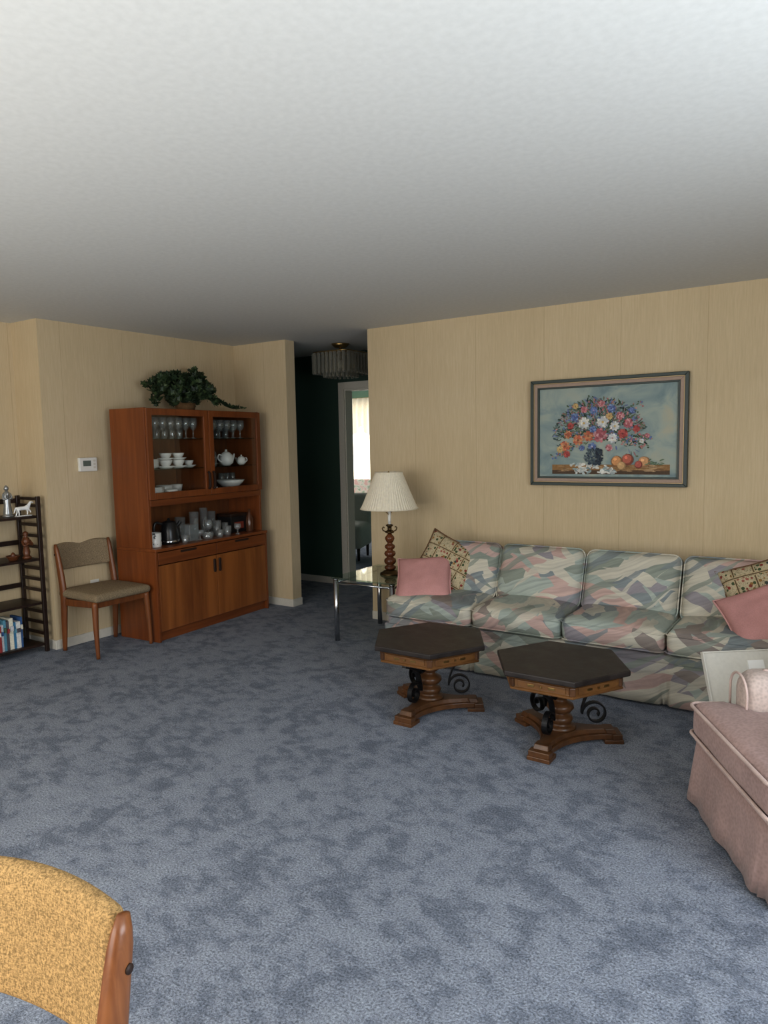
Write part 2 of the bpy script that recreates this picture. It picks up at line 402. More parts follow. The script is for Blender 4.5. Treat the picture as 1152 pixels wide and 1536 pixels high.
def cups(name,items,mat):
    g=G()
    for (x,y,z,prof) in items:
        v,f=lathegeo(prof,20); f=[q for q in f if len(q)==4]+([tuple(range(20))[::-1]]); g.add(v,f,0,CM@T(x,y,z))
    return g.out(name,[mat],smooth=True)
it=[]
for i in range(7): it.append((.085+i*.08,.13,1.541,goblet(.165,.034)))
for i in range(6): it.append((.12+i*.08,.24,1.541,goblet(.14,.034,False)))
for i in range(6): it.append((.70+i*.085,.13,1.541,goblet(.155,.038)))
for i in range(6): it.append((.72+i*.085,.24,1.541,goblet(.13,.036)))
for i in range(5): it.append((.10+i*.11,.34,1.541,goblet(.15,.036)))
for i in range(5): it.append((.72+i*.11,.34,1.541,goblet(.14,.036,False)))
for i in range(3): it.append((1.06+i*.07,.31,1.076,goblet(.16,.028)))
cups('wine_glasses',it,M_gware)
def plate(r,h=.018): return [(r*.5,0),(r*.6,.003),(r,h),(r*1.0,h+.003),(r*.6,.007),(.001,.006)]
def bowl(r,h): return [(r*.45,0),(r*.5,.004),(r*.85,h*.6),(r,h),(r*.97,h),(r*.8,h*.62),(.001,.01)]
it=[]
for i in range(9): it.append((.13,.19,1.307+i*.007,plate(.090)))
for x in (.28,.41): it+= [(x,.15,1.307,plate(.075)),(x,.15,1.315,bowl(.052,.058)),(x,.15,1.37,plate(.065)),(x,.15,1.378,bowl(.05,.05))]
for x in (.30,.44): it+= [(x,.32,1.307,plate(.075)),(x,.32,1.315,bowl(.05,.055))]
it+=[(.55,.18,1.307,plate(.06)),(.55,.18,1.315,bowl(.04,.05))]
for i in range(10): it.append((.15,.18,1.076+i*.008,plate(.10)))
it+=[(.32,.15,1.076,plate(.08)),(.32,.15,1.084,bowl(.058,.058)),(.48,.17,1.076,plate(.11)),(.48,.17,1.083,plate(.10)),(.48,.17,1.09,plate(.095)),(.48,.17,1.097,plate(.09)),(.42,.33,1.076,bowl(.07,.09)),(.56,.34,1.076,bowl(.05,.09))]
it+=[(1.02,.17,1.076+.035,bowl(.125,.07)),(1.02,.17,1.076,[(.045,0),(.05,.004),(.02,.035),(.001,.038)]),(.76,.15,1.076,bowl(.06,.06)),(.80,.30,1.076,bowl(.07,.08)),(1.14,.34,1.307,plate(.08)),(.93,.33,1.307,plate(.08)),(.93,.33,1.315,bowl(.06,.07))]
cups('white_dishes',it,M_white)
def teapot(name,x,y,z,s,mat,rot=0,lidm=None):
    e=on_cab(name,x,y,z,rot)
    lathe('body',[(.03*s,0),(.055*s,.02*s),(.065*s,.05*s),(.055*s,.09*s),(.035*s,.11*s),(.02*s,.118*s),(.008*s,.122*s),(.012*s,.135*s),(.001,.14*s)],mat,e,segs=24)
    v,f=sweepgeo(spline([(.055*s,0,.04*s),(.085*s,0,.06*s),(.10*s,0,.10*s)]),circ(.012*s),scales=[1.2-.035*i for i in range(17)]); mk('spout',v,f,mat,e,smooth=True)
    tube('handle',spline([(-.05*s,0,.09*s),(-.09*s,0,.095*s),(-.10*s,0,.06*s),(-.06*s,0,.03*s)]),.006*s,mat,e)
teapot('teapot',.96,.15,1.307,1.0,M_white)
teapot('cream_pitcher',1.14,.14,1.307,.65,M_white,90)
e=on_cab('glass_jar',.77,.15,1.307); lathe('jar',[(.045,0),(.05,.01),(.05,.11),(.035,.13),(.04,.14),(.015,.15),(.018,.17),(.001,.175)],M_gware,e)
# niche items
e=on_cab('coffee_mug',.10,.12,.713,30)
M_mug,nt,b=newmat('mug_glaze',(.75,.75,.72),.25)
n=nz(nt,coord(nt),30,2); nt.links.new(ramp(nt,n.outputs['Fac'],[(.6,(.75,.75,.72)),(.63,(.1,.11,.12))]),b.inputs['Base Color'])
lathe('cup',[(.05,0),(.055,.008),(.055,.11),(.05,.11),(.05,.01),(.001,.01)],M_mug,e)
tube('handle',spline([(.053,0,.09),(.09,0,.085),(.09,0,.04),(.053,0,.03)]),.007,M_mug,e)
e=on_cab('electric_kettle',.29,.16,.713,-20)
lathe('jug',[(.075,0),(.078,.02),(.07,.10),(.055,.17),(.05,.175),(.012,.185),(.012,.2),(.001,.205)],M_black,e)
lathe('band',[(.0795,.02),(.0795,.035),(.078,.035),(.078,.02)],M_chrome,e,cap=False)
tube('handle',spline([(-.05,0,.16),(-.11,0,.17),(-.12,0,.10),(-.075,0,.05)]),.011,M_black,e)
tube('spout',spline([(.055,0,.13),(.08,0,.15),(.095,0,.17)]),.014,M_black,e)
e=on_cab('glass_box',.47,.12,.713)
box('vase_block',-.05,.05,-.05,.05,0,.14,M_gware,e,bevel=.004); box('inner',-.043,.043,-.043,.043,.006,.13,M_gware,e)
it=[(.17,.3,.713,goblet(.12,.035,False)),(.40,.30,.713,goblet(.1,.04,False)),(.38,.08,.713,goblet(.06,.03,False)),(.62,.22,.713,goblet(.22,.04,False)),(.70,.14,.713,goblet(.15,.035)),(.76,.25,.713,goblet(.24,.035,False)),(.82,.16,.713,goblet(.13,.04,False)),(.88,.10,.713,goblet(.08,.04,False)),(.93,.17,.713,goblet(.1,.03,False)),(.64,.09,.713,goblet(.05,.05,False)),(.56,.1,.713,goblet(.08,.03)),(.88,.28,.713,goblet(.2,.04,False)),(.54,.3,.713,goblet(.18,.045,False)),(.77,.08,.713,goblet(.06,.035,False)),(.98,.07,.713,goblet(.09,.03))]
cups('drinking_glasses',it,M_gware)
e=on_cab('storage_box',1.10,.24,.713); box('carton',-.10,.10,-.08,.08,0,.14,M_black,e,bevel=.004); box('lid',-.105,.105,-.085,.085,.14,.165,M_dark,e,bevel=.004); box('label',-.06,.06,-.0815,-.0805,.03,.09,newmat('red_label',(.25,.05,.03),.5)[0],e)
e=on_cab('decorative_bottle',1.17,.1,.713); lathe('bottle',[(.03,0),(.032,.01),(.032,.12),(.012,.16),(.012,.2),(.001,.2)],newmat('amber_glass',(.10,.04,.02),.1)[0],e)

# ---------------------------------------------------------------- ivy
M_leaf,nt,b=newmat('ivy_leaf',(.03,.07,.025),.5)
n=nz(nt,coord(nt),25,3); nt.links.new(ramp(nt,n.outputs['Fac'],[(.3,(.012,.024,.011)),(.5,(.026,.050,.020)),(.72,(.09,.13,.05))]),b.inputs['Base Color'])
M_basket=fabric('wicker',(.16,.09,.04),.8,120,.3,.8)
ivy=empty('potted_ivy',(-4.62,4.03,1.77))
lathe('basket',[(.07,0),(.075,.01),(.085,.06),(.08,.06),(.001,.05)],M_basket,ivy)
leaf=[(0,0),(.25,.12),(.5,-.02+.1),(.38,.38),(.52,.62),(.22,.62),(0,1),(-.22,.62),(-.52,.62),(-.38,.38),(-.5,.08),(-.25,.12)]
g=G(); stems=G()
def addleaf(p,s):
    Mx=T(*p)@Matrix.Rotation(random.uniform(0,2*PI),4,'Z')@Matrix.Rotation(random.uniform(.2,1.5),4,'X')
    v=[(x*s,y*s,abs(x)*s*.35) for x,y in leaf]+[(0,.35*s,0)]
    f=[(12,i,(i+1)%12) for i in range(12)]; g.add(v,f,0,Mx)
for k in range(64):
    a=random.uniform(0,2*PI); L=random.uniform(.10,.36); up=random.uniform(.12,.33)*(1.15-L*1.2)
    dx,dy=math.cos(a)*L*.5,math.sin(a)*L
    end=max(.03,up-random.uniform(.0,.16))
    pts=spline([(0,0,.05),(dx*.4,dy*.4,up*.85),(dx*.8,dy*.8,up),(dx,dy,end)],5)
    v,f=sweepgeo(pts,circ(.002,5)); stems.add(v,f)
    for q in range(3,len(pts)): 
        for _ in range(2): addleaf(pts[q]+Vector((random.uniform(-.02,.02),random.uniform(-.025,.025),random.uniform(-.005,.02))),random.uniform(.04,.065))
for k in range(5):
    y1=random.uniform(.42,.56); pts=spline([(0.05,.1,.12),(.12,.25,.08),(.14,.34,.035),(.15-.02*k,y1,.025)],6)
    v,f=sweepgeo(pts,circ(.002,5)); stems.add(v,f)
    for q in range(4,len(pts)): addleaf(pts[q],random.uniform(.03,.045))
g.out('leaves',[M_leaf],ivy,recalc=False); stems.out('stems',[M_leaf],ivy)

# ---------------------------------------------------------------- thermostat, outlet
e=empty('thermostat',(WL,3.26,1.355)); box('case',0,.028,-.075,.075,-.052,.052,M_whitep,e,bevel=.006); box('screen',.027,.0295,-.045,.02,-.012,.03,M_lcd,e)
for i in range(3): box(f'button_{i}',.027,.031,.038+.0*i,.058,-.03+i*.025,-.015+i*.025,M_trim,e,bevel=.001)
e=empty('wall_outlet',(WL,3.27,.41)); box('plate',0,.006,-.037,.037,-.058,.058,M_whitep,e,bevel=.002)
for s in (-.022,.022): box('socket'+str(s),.005,.009,-.016,.016,s-.013,s+.013,M_trim,e,bevel=.001)

# ---------------------------------------------------------------- dining chairs
def weave(name,c):
    m,nt,b=newmat(name,rough=.95,spec=.15); p=coord(nt)
    a=nz(nt,mp(nt,p,(420,420,160)),1,1,.5); a2=nz(nt,mp(nt,p,(170,170,460)),1,1,.5)
    f=math_(nt,'ADD',math_(nt,'MULTIPLY',a.outputs['Fac'],.5),math_(nt,'MULTIPLY',a2.outputs['Fac'],.5))
    nt.links.new(ramp(nt,f,[(.38,[x*.55 for x in c]),(.52,c),(.64,[min(1,x*1.35) for x in c])]),b.inputs['Base Color']); bump(nt,b,f,.7,.003); return m
M_tan=weave('tan_wool_weave',(.36,.235,.105)); M_grey=weave('oatmeal_wool_weave',(.27,.21,.135))
def dining_chair(loc,rot,wm,fm,bow=.055):
    e=empty('dining_chair',loc,rot)
    hw=.215
    for s in (-1,1):
        pts=spline([(s*hw,.20,0),(s*hw,.185,.22),(s*hw,.175,.42),(s*hw,.20,.60),(s*(hw+.004),.235,.785)],8)
        n=len(pts); sc=[.75+.45*math.sin(PI*min(1,(i/n)*1.0))for i in range(n)]; sc[-1]=.45; sc[-2]=.72
        v,f=sweepgeo(pts,[(x*1.25,y*.85) for x,y in circ(.021,12)],side=(0,1,0),scales=sc); mk(f'back_post_{s}',v,f,wm,e,smooth=True)
        pts=spline([(s*(hw+.01),-.215,0),(s*(hw+.008),-.205,.2),(s*hw,-.195,.40)],8); n=len(pts)
        v,f=sweepgeo(pts,circ(.021,12),side=(0,1,0),scales=[.62+.5*i/n for i in range(n)]); mk(f'front_leg_{s}',v,f,wm,e,smooth=True)
        v,f=sweepgeo(spline([(s*hw,-.20,.385),(s*hw,0,.372),(s*hw,.18,.365)],8),rect(.05,.02),side=(0,0,1)); mk(f'side_rail_{s}',v,f,wm,e,bevel=.005)
        lathe(f'dowel_{s}',[(.0075,0),(.0075,.003),(.001,.0035)],M_slot,e,loc=(s*(hw+.018),.225,.71)).rotation_euler=(0,s*PI/2,0)
    box('front_rail',-hw,hw,-.205,-.185,.355,.40,wm,e,bevel=.004); box('back_rail',-hw,hw,.165,.185,.34,.385,wm,e,bevel=.004)
    V,F=rboxgeo(.475,.46,.055,.026,crown=.018,n=10)
    V=[(x*(1-.05*(y+.23)),y,z) for x,y,z in V]
    mk('seat',xf(V,T(0,-.01,.425)),F,fm,e,smooth=True)
    V,F=rboxgeo(2*hw-.012,.038,.185,.018,n=14)
    out=[]
    for x,y,z in V:
        q=x/hw; yy=y+bow*(1-q*q)+(.20+ (z+.10)*.20)
        out.append((x,yy,z*(1+.10*(1-q*q))+.688+.002*(1-q*q)))
    mk('backrest',out,F,fm,e,smooth=True)
    return e
dining_chair((-4.60,3.165,0),math.radians(90),M_chairwood,M_grey)
dining_chair((-1.045,.330,0),math.radians(11.5),M_chairwood2,M_tan,.037)

# ---------------------------------------------------------------- bookshelf
bs=empty('bookshelf',(-4.885,2.885,0),0)
L=-.76; Dp=-.285
for yi,y in enumerate((0,L)):
    for xi,x in enumerate((0,Dp)):
        y0,y1=(y-.03,y) if yi==0 else (y,y+.03); x0,x1=(x-.022,x) if xi==0 else (x,x+.022)
        box(f'post_{yi}{xi}',x0,x1,y0,y1,0,1.14,M_dark,bs,bevel=.004)
    y0,y1=(y-.022,y-.008) if yi==0 else (y+.008,y+.022)
    for k,z in enumerate((.12,.20,.28,.44,.52,.60,.76,.84,.92,1.06,1.11)):
        box(f'side_slat_{yi}{k}',Dp+.02,-.02,y0,y1,z,z+.022,M_dark,bs,bevel=.002)
for k,z in enumerate((.05,.355,.675,.985)):
    box(f'shelf_{k}',Dp+.005,-.004,L+.031,-.031,z,z+.018,M_dark,bs,bevel=.002)
    box(f'back_slat_{k}',Dp+.002,Dp+.014,L+.03,-.03,z+.10,z+.135,M_dark,bs,bevel=.002)
bk=G(); cols=[(.05,.12,.28),(.7,.7,.68),(.06,.2,.35),(.75,.72,.6),(.10,.10,.12),(.12,.3,.4),(.6,.6,.62),(.3,.05,.05),(.08,.15,.1)]
y=-.17
for i in range(16):
    w=random.uniform(.014,.030); h=random.uniform(.17,.225); v,f=boxgeo(-.17,-.03-random.uniform(0,.015),y-w,y-.001,.068,.068+h); bk.add(v,f,0,None,cols[i%9]); 
    v,f=boxgeo(-.168,-.0295,y-w+.003,y-.004,.068+h*.6,.068+h*.75); bk.add(v,f,0,None,cols[(i+3)%9]); y-=w
ob=bk.out('books',[colattr('book_covers',.5)]); ob.location=(-4.885,2.885,0)
M_pewter,_,_=newmat('pewter',(.35,.36,.36),.3,.7)
M_carved=wood('carved_wood',(.20,.07,.025),(.08,.025,.01),(30,30,10),.35)
e=empty('saint_statuette',(-4.99,2.70,1.003)); lathe('robe',[(.035,0),(.036,.01),(.028,.015),(.030,.03),(.022,.09),(.027,.14),(.024,.17),(.008,.185),(.001,.187)],M_pewter,e)
lathe('head',[(.001,0),(.012,.006),(.017,.018),(.013,.034),(.001,.042)],M_pewter,e,loc=(0,0,.183)); 
for s in (-1,1): tube(f'arm_{s}',spline([(0,s*.024,.165),(.012,s*.032,.13),(.028,s*.010,.135)]),.007,M_pewter,e)
tube('child',[(.02,-.012,.13),(.03,-.01,.16),(.03,-.008,.18)],.010,M_pewter,e)
def skin(name,verts,edges,radii,mat,parent):
    me=bpy.data.meshes.new(name); me.from_pydata(verts,edges,[]); ob=bpy.data.objects.new(name,me); link(ob); me.materials.append(mat); ob.parent=parent
    ob.modifiers.new('s','SKIN'); 
    for i,r in enumerate(radii): me.skin_vertices[0].data[i].radius=(r,r)
    me.skin_vertices[0].data[0].use_root=True
    ob.modifiers.new('ss','SUBSURF').levels=1; ob.modifiers['ss'].render_levels=2
    return ob
e=empty('horse_figurine',(-4.95,2.785,1.003),math.radians(0))
vs=[(0,0,.055),(0,.035,.057),(0,-.035,.055),(0,.055,.085),(0,.062,.10),(0,.085,.09),(0,-.05,.06),(0,-.062,.025)]
ed=[(0,1),(0,2),(1,3),(3,4),(4,5),(2,6),(6,7)]; rd=[.015,.016,.016,.010,.009,.005,.006,.003]
for (x,yy,y2,up) in ((.009,.038,.055,1),(-.009,.038,.038,0),(.009,-.036,-.032,0),(-.009,-.036,-.045,0)):
    i=len(vs); vs+=[(x,yy,.045),(x,(yy+y2)/2+.004,.024+.012*up),(x,y2,.006+.014*up)]; ed+=[((1 if yy>0 else 2),i),(i,i+1),(i+1,i+2)]; rd+=[.008,.005,.0045]
skin('horse',vs,ed,rd,M_white,e)
box('stand',-.018,.018,-.05,.06,0,.006,M_white,e,bevel=.002)
e=empty('carved_wood_figure',(-4.96,2.80,.693)); lathe('figure',[(.03,0),(.032,.015),(.02,.02),(.026,.05),(.016,.09),(.03,.12),(.022,.15),(.010,.158),(.018,.172),(.017,.19),(.001,.2)],M_carved,e)
tube('arms',spline([(0,.028,.13),(.03,.03,.10),(.035,0,.11),(.03,-.03,.10),(0,-.028,.13)]),.008,M_carved,e)
e=empty('wooden_bowl',(-4.96,2.70,.693)); lathe('bowl',[(.025,0),(.03,.005),(.045,.03),(.05,.035),(.042,.033),(.001,.01)],M_carved,e)
lathe('knob',[(.012,.01),(.018,.04),(.008,.055),(.001,.06)],M_carved,e)

# ---------------------------------------------------------------- painting
pa=empty('framed_painting',(-1.408,4.85,1.5215)); pw,ph=1.045,.73
M_fg=plain('frame_green_paint',(.036,.050,.042),.45); M_fl=plain('frame_linen_liner',(.38,.28,.22),.8); M_gold,_,_=newmat('frame_gilt',(.35,.26,.15),.4,.5)
def frame(n,w,h,wd,y0,y1,m,bv=.003):
    g=G(); a,b=w/2,h/2
    for sx in (-1,1): 
        v=[(sx*a,y0,-b),(sx*a,y0,b),(sx*(a-wd),y0,b-wd),(sx*(a-wd),y0,-(b-wd))]; v+=[(x,y1,z) for x,_,z in v]
        g.add(v,[(0,1,2,3),(4,5,6,7),(0,1,5,4),(1,2,6,5),(2,3,7,6),(3,0,4,7)])
    for sz in (-1,1):
        v=[(-a,y0,sz*b),(a,y0,sz*b),(a-wd,y0,sz*(b-wd)),(-(a-wd),y0,sz*(b-wd))]; v+=[(x,y1,z) for x,_,z in v]
        g.add(v,[(0,1,2,3),(4,5,6,7),(0,1,5,4),(1,2,6,5),(2,3,7,6),(3,0,4,7)])
    return g.out(n,[m],pa,bevel=bv)
frame('frame_outer',pw,ph,.022,-.045,-.002,M_fg); frame('frame_gilt',pw-.044,ph-.044,.006,-.038,-.002,M_gold,.001)
frame('frame_liner',pw-.056,ph-.056,.022,-.034,-.002,M_fl,.002); frame('frame_inner',pw-.1,ph-.1,.012,-.038,-.002,M_fg,.002)
cw,ch=pw-.12,ph-.12
M_canvas,nt,b=newmat('painted_canvas',rough=.7)
p=coord(nt); n=nz(nt,mp(nt,p,(3,1,4)),1.3,4,.6,.8); 
nt.links.new(ramp(nt,n.outputs['Fac'],[(.3,(.17,.235,.245)),(.45,(.24,.305,.295)),(.58,(.33,.375,.33)),(.7,(.40,.39,.30))]),b.inputs['Base Color'])
box('canvas',-cw/2,cw/2,-.022,-.004,-ch/2,ch/2,M_canvas,pa)
g=G(); lay=[-.0222]
def c2(px,py): return ((px-915.5)*.00441,(644.5-py)*.0042)
def blob(x,z,rx,rz,ang,col,n=10,jit=.12):
    lay[0]-=.0000035; v=[]
    for i in range(n):
        a=2*PI*i/n; k=1+random.uniform(-jit,jit); X=rx*k*math.cos(a); Z=rz*k*math.sin(a)
        v.append((x+X*math.cos(ang)-Z*math.sin(ang),lay[0],z+X*math.sin(ang)+Z*math.cos(ang)))
    k=random.uniform(.75,1.15); lum=sum(col)/3
    col=tuple(max(0,min(1,(c*.82+lum*.18)*k)) for c in col)
    g.add(v,[tuple(range(n))],0,None,col)
def rectp(px0,px1,py0,py1,col):
    x0,z0=c2(px0,py1); x1,z1=c2(px1,py0); lay[0]-=.00001
    g.add([(x0,lay[0],z0),(x1,lay[0],z0),(x1,lay[0],z1),(x0,lay[0],z1)],[(0,1,2,3)],0,None,col)
rectp(832,1010,697,706,(.27,.15,.06)); rectp(832,1010,706,712.5,(.09,.055,.032))
for k in range(120):
    x,z=c2(random.uniform(842,1002),random.uniform(698,708)); blob(x,z,random.uniform(.01,.04),.002,0,random.choice([(.42,.25,.10),(.2,.1,.04),(.5,.33,.16)]),8)
for (a,bb_,c,d) in ((862,938,694,703),(868,892,702,713),(905,935,702,712)):
    x0,z0=c2(a,d); x1,z1=c2(bb_,c)
    for k in range(26):
        blob(random.uniform(x0,x1),random.uniform(z0+.004,z1-.004),random.uniform(.008,.022),random.uniform(.004,.010),random.uniform(-.8,.8),random.choice([(.6,.62,.58),(.4,.46,.45),(.66,.64,.57),(.22,.3,.3)]),8)
for k in range(1050):
    a=random.uniform(0,PI*1.0) if random.random()<.8 else random.uniform(-.5,PI+.5); r=random.random()**.6
    px=905+math.cos(a)*72*r; py=654-math.sin(a)*64*r+ (10*r if a<.2 else 0)
    x,z=c2(px,py); blob(x,z,random.uniform(.008,.02),random.uniform(.002,.006),math.atan2(z,x)+random.uniform(-.8,.8),random.choice([(.05,.09,.045),(.025,.05,.035),(.13,.17,.08),(.08,.14,.14),(.15,.2,.16),(.14,.18,.36),(.35,.14,.14)]),8)
for (x0,y0,x1,y1) in ((870,665,832,685),(880,650,838,640),(930,650,985,655),(935,660,975,668),(900,620,895,590),(940,630,968,600),(880,625,860,600),(915,620,925,592)):
    for k in range(34):
        t=k/34; x,z=c2(x0+(x1-x0)*t+random.uniform(-6,6),y0+(y1-y0)*t+random.uniform(-5,5))
        blob(x,z,random.uniform(.004,.011),random.uniform(.003,.007),random.uniform(0,3),random.choice([(.06,.10,.05),(.10,.16,.09),(.45,.14,.14),(.12,.19,.40),(.5,.25,.2)]),8)
def flower(px,py,r,cols,cc,n=10):
    x,z=c2(px,py); r*=.0042
    for ring,(rr,m) in enumerate(((1,n),(.62,max(6,n-3)),(.3,5))):
        for i in range(m):
            a=2*PI*i/m+ring*.4+random.uniform(-.15,.15); d=r*rr*.6
            blob(x+math.cos(a)*d,z+math.sin(a)*d,r*.42*(1 if ring==0 else .8),r*.24,a,random.choice(cols),9)
    blob(x,z,r*.2,r*.2,0,cc,10)
Wt=[(.62,.62,.58),(.50,.52,.54),(.66,.62,.52)]; Pk=[(.52,.15,.17),(.58,.28,.28),(.38,.08,.10)]; Or=[(.60,.19,.06),(.62,.30,.12),(.48,.10,.04)]; Bl=[(.12,.19,.42),(.18,.28,.48),(.07,.11,.28)]; Rd=[(.38,.04,.035),(.5,.08,.06)]; Yl=[(.62,.44,.15),(.56,.34,.11)]
for f_ in ((883,630,10,Wt,(.6,.4,.1)),(912,629,10,Wt,(.6,.4,.1)),(930,636,8,Wt,(.6,.4,.1)),(908,650,12,Pk,(.4,.08,.1)),(890,651,9,Or,(.3,.1,.04)),(874,657,9,Or,(.3,.1,.04)),(858,648,7,Or,(.4,.12,.05)),(853,667,9,Or,(.3,.1,.03)),(856,680,6,Rd,(.2,.03,.03)),(845,672,6,Yl,(.4,.2,.05)),(927,655,8,Wt,(.5,.3,.3)),(942,648,8,Rd,(.2,.03,.03)),(950,632,8,Pk,(.4,.1,.1)),(962,641,6,Rd,(.3,.05,.05)),(938,620,7,Pk,(.4,.1,.1)),(898,610,7,Bl,(.3,.2,.4)),(925,608,7,Bl,(.1,.1,.3)),(910,600,6,Pk,(.4,.1,.1)),(883,608,6,Pk,(.4,.1,.1)),(868,620,7,Bl,(.1,.1,.3)),(862,634,6,Rd,(.2,.04,.03)),(955,612,5,Bl,(.1,.1,.3)),(870,602,5,Yl,(.4,.2,.05)),(978,652,4,Pk,(.4,.1,.1)),(970,660,4,Wt,(.5,.3,.1)),(896,668,7,Bl,(.5,.4,.5)),(922,670,6,Pk,(.4,.1,.1)),(880,670,5,Bl,(.2,.2,.4)),(897,640,6,Bl,(.1,.1,.3)),(922,620,6,Yl,(.4,.2,.05))): flower(*f_)
x,z=c2(899,684)
for k in range(150):
    w_=random.uniform(-1,1); u=random.uniform(-1,1); rad=.062*math.sqrt(max(.05,1-w_*w_*.55))
    blob(x+u*rad,z+w_*.052,random.uniform(.006,.014),random.uniform(.003,.008),random.uniform(0,3),random.choice([(.05,.08,.10),(.09,.13,.15),(.03,.05,.08),(.13,.17,.19)] if u<.2 else [(.03,.05,.07),(.02,.03,.05)]),8)
for (px,py,r,c) in ((934,692,9,(.60,.26,.07)),(950,689,9,(.52,.12,.06)),(941,699,7,(.62,.36,.13)),(974,693,9,(.60,.30,.11)),(966,697,6,(.4,.08,.05))):
    x,z=c2(px,py); r*=.0042; blob(x,z,r,r,0,[q*.5 for q in c],16,.02); blob(x-r*.12,z+r*.12,r*.8,r*.8,0,c,14,.04); blob(x-r*.3,z+r*.35,r*.3,r*.25,0,[min(1,q*1.4) for q in c],10)
for k in range(14):
    x,z=c2(random.uniform(975,1000),random.uniform(688,698)); blob(x,z,.014,.003,random.uniform(-.4,.6),(.12,.2,.1),8)
ob=g.out('painted_bouquet',[M_paint],pa,recalc=False)

# ---------------------------------------------------------------- sofa
def sofa_fabric():
    m,nt,b=newmat('abstract_print_chintz',rough=.55,spec=.35); p=coord(nt)
    dn=nz(nt,p,3.2,2,.5); add=N(nt,'ShaderNodeVectorMath',operation='MULTIPLY_ADD'); nt.links.new(dn.outputs['Color'],add.inputs[0]); add.inputs[1].default_value=(.18,.18,.12); nt.links.new(p,add.inputs[2]); q=add.outputs[0]
    def vor(rot,sc,loc=(0,0,0)):
        n=N(nt,'ShaderNodeTexVoronoi'); nt.links.new(mp(nt,mp(nt,q,(1,1,1),(0,rot,0)),sc,(0,0,0),loc),n.inputs['Vector']); n.inputs['Scale'].default_value=1
        s=N(nt,'ShaderNodeSeparateColor'); nt.links.new(n.outputs['Color'],s.inputs[0]); return s.outputs
    v1=vor(.25,(3.0,3,13)); v2=vor(-.45,(4.5,4,17),(3,1,2)); v3=vor(.65,(3,4,28),(7,2,5))
    cream=(.50,.47,.395); sage=(.235,.262,.225); pink=(.465,.335,.30); lav=(.27,.25,.27); blue=(.20,.23,.24); teal=(.335,.375,.34); tau=(.24,.205,.185)
    c=ramp(nt,v1[0],[(0,sage),(.16,cream),(.34,teal),(.50,pink),(.64,blue),(.74,lav),(.84,cream)],'CONSTANT')
    c2_=ramp(nt,v2[0],[(0,lav),(.2,teal),(.42,cream),(.66,pink),(.84,tau)],'CONSTANT')
    c=mix(nt,math_(nt,'GREATER_THAN',v2[1],.58),c,c2_)
    c3=ramp(nt,v3[0],[(0,blue),(.35,sage),(.65,cream)],'CONSTANT')
    c=mix(nt,math_(nt,'MULTIPLY',math_(nt,'GREATER_THAN',v3[1],.72),.8),c,c3)
    st=nz(nt,mp(nt,mp(nt,q,(1,1,1),(0,.35,0)),(3,3,60)),1,3,.6)
    c=mix(nt,.5,c,ramp(nt,st.outputs['Fac'],[(.3,(.6,.6,.62)),(.7,(1.35,1.33,1.27))]),'MULTIPLY')
    nt.links.new(c,b.inputs['Base Color'])
    w=nz(nt,p,12,3,.5); bump(nt,b,w.outputs['Fac'],.4,.014); return m
M_sofa=sofa_fabric()
sf=empty('sofa',(-1.41,4.84,0))
cwid=.585
edges=[-1.235,-.585,0,.585,1.17]
V,F=rboxgeo(2.43,.80,.26,.03,n=10); mk('base',xf(V,T(-.025,-.44,.17)),F,M_sofa,sf,smooth=True)
V,F=rboxgeo(2.38,.16,.60,.05,n=12); mk('back_frame',xf(V,T(-.02,-.09,.37)),F,M_sofa,sf,smooth=True)
for s,xx in ((-1,-1.20),(1,1.185)):
    V,F=rboxgeo(.11,.50,.36,.045,n=6,crown=.01); mk(f'arm_{s}',xf(V,T(xx,-.33,.37)),F,M_sofa,sf,smooth=True)
def skirt(g,pts,z0,z1,flare=.015,rip=.004,pleats=()):
    v=[];f=[]; n=len(pts); acc=0
    for i,(x,y,nx,ny) in enumerate(pts):
        if i: acc+=math.hypot(x-pts[i-1][0],y-pts[i-1][1])
        d=rip*math.sin(acc*19)+rip*.6*math.sin(acc*43+1)
        pl=0
        for q in pleats:
            if abs(acc-q)<.02: pl=-.03*(1-abs(acc-q)/.02)
        for k in range(5):
            t=k/4; o=(flare+d+pl)*t; v.append((x+nx*o,y+ny*o,z1+(z0-z1)*t))
    for i in range(n-1):
        for k in range(4): a=i*5+k; f.append((a,a+1,a+6,a+5))
    g.add(v,f)
g=G(); pts=[]; sl,sr=-1.245,1.205
for i in range(13): pts.append((sl,-.1-.75*i/12,-1,0))
for i in range(300): pts.append((sl+(sr-sl)*i/299,-.855,0,-1))
for i in range(13): pts.append((sr,-.85+.75*i/12,1,0))
skirt(g,pts,.015,.245,.018,.004,[.75+.0,.75+.66,.75+.675,.75+1.24,.75+1.255,.75+1.83,.75+1.845,.75+2.45])
ob=g.out('skirt',[M_sofa],sf,smooth=True,recalc=False); m=ob.modifiers.new('sd','SOLIDIFY'); m.thickness=.006
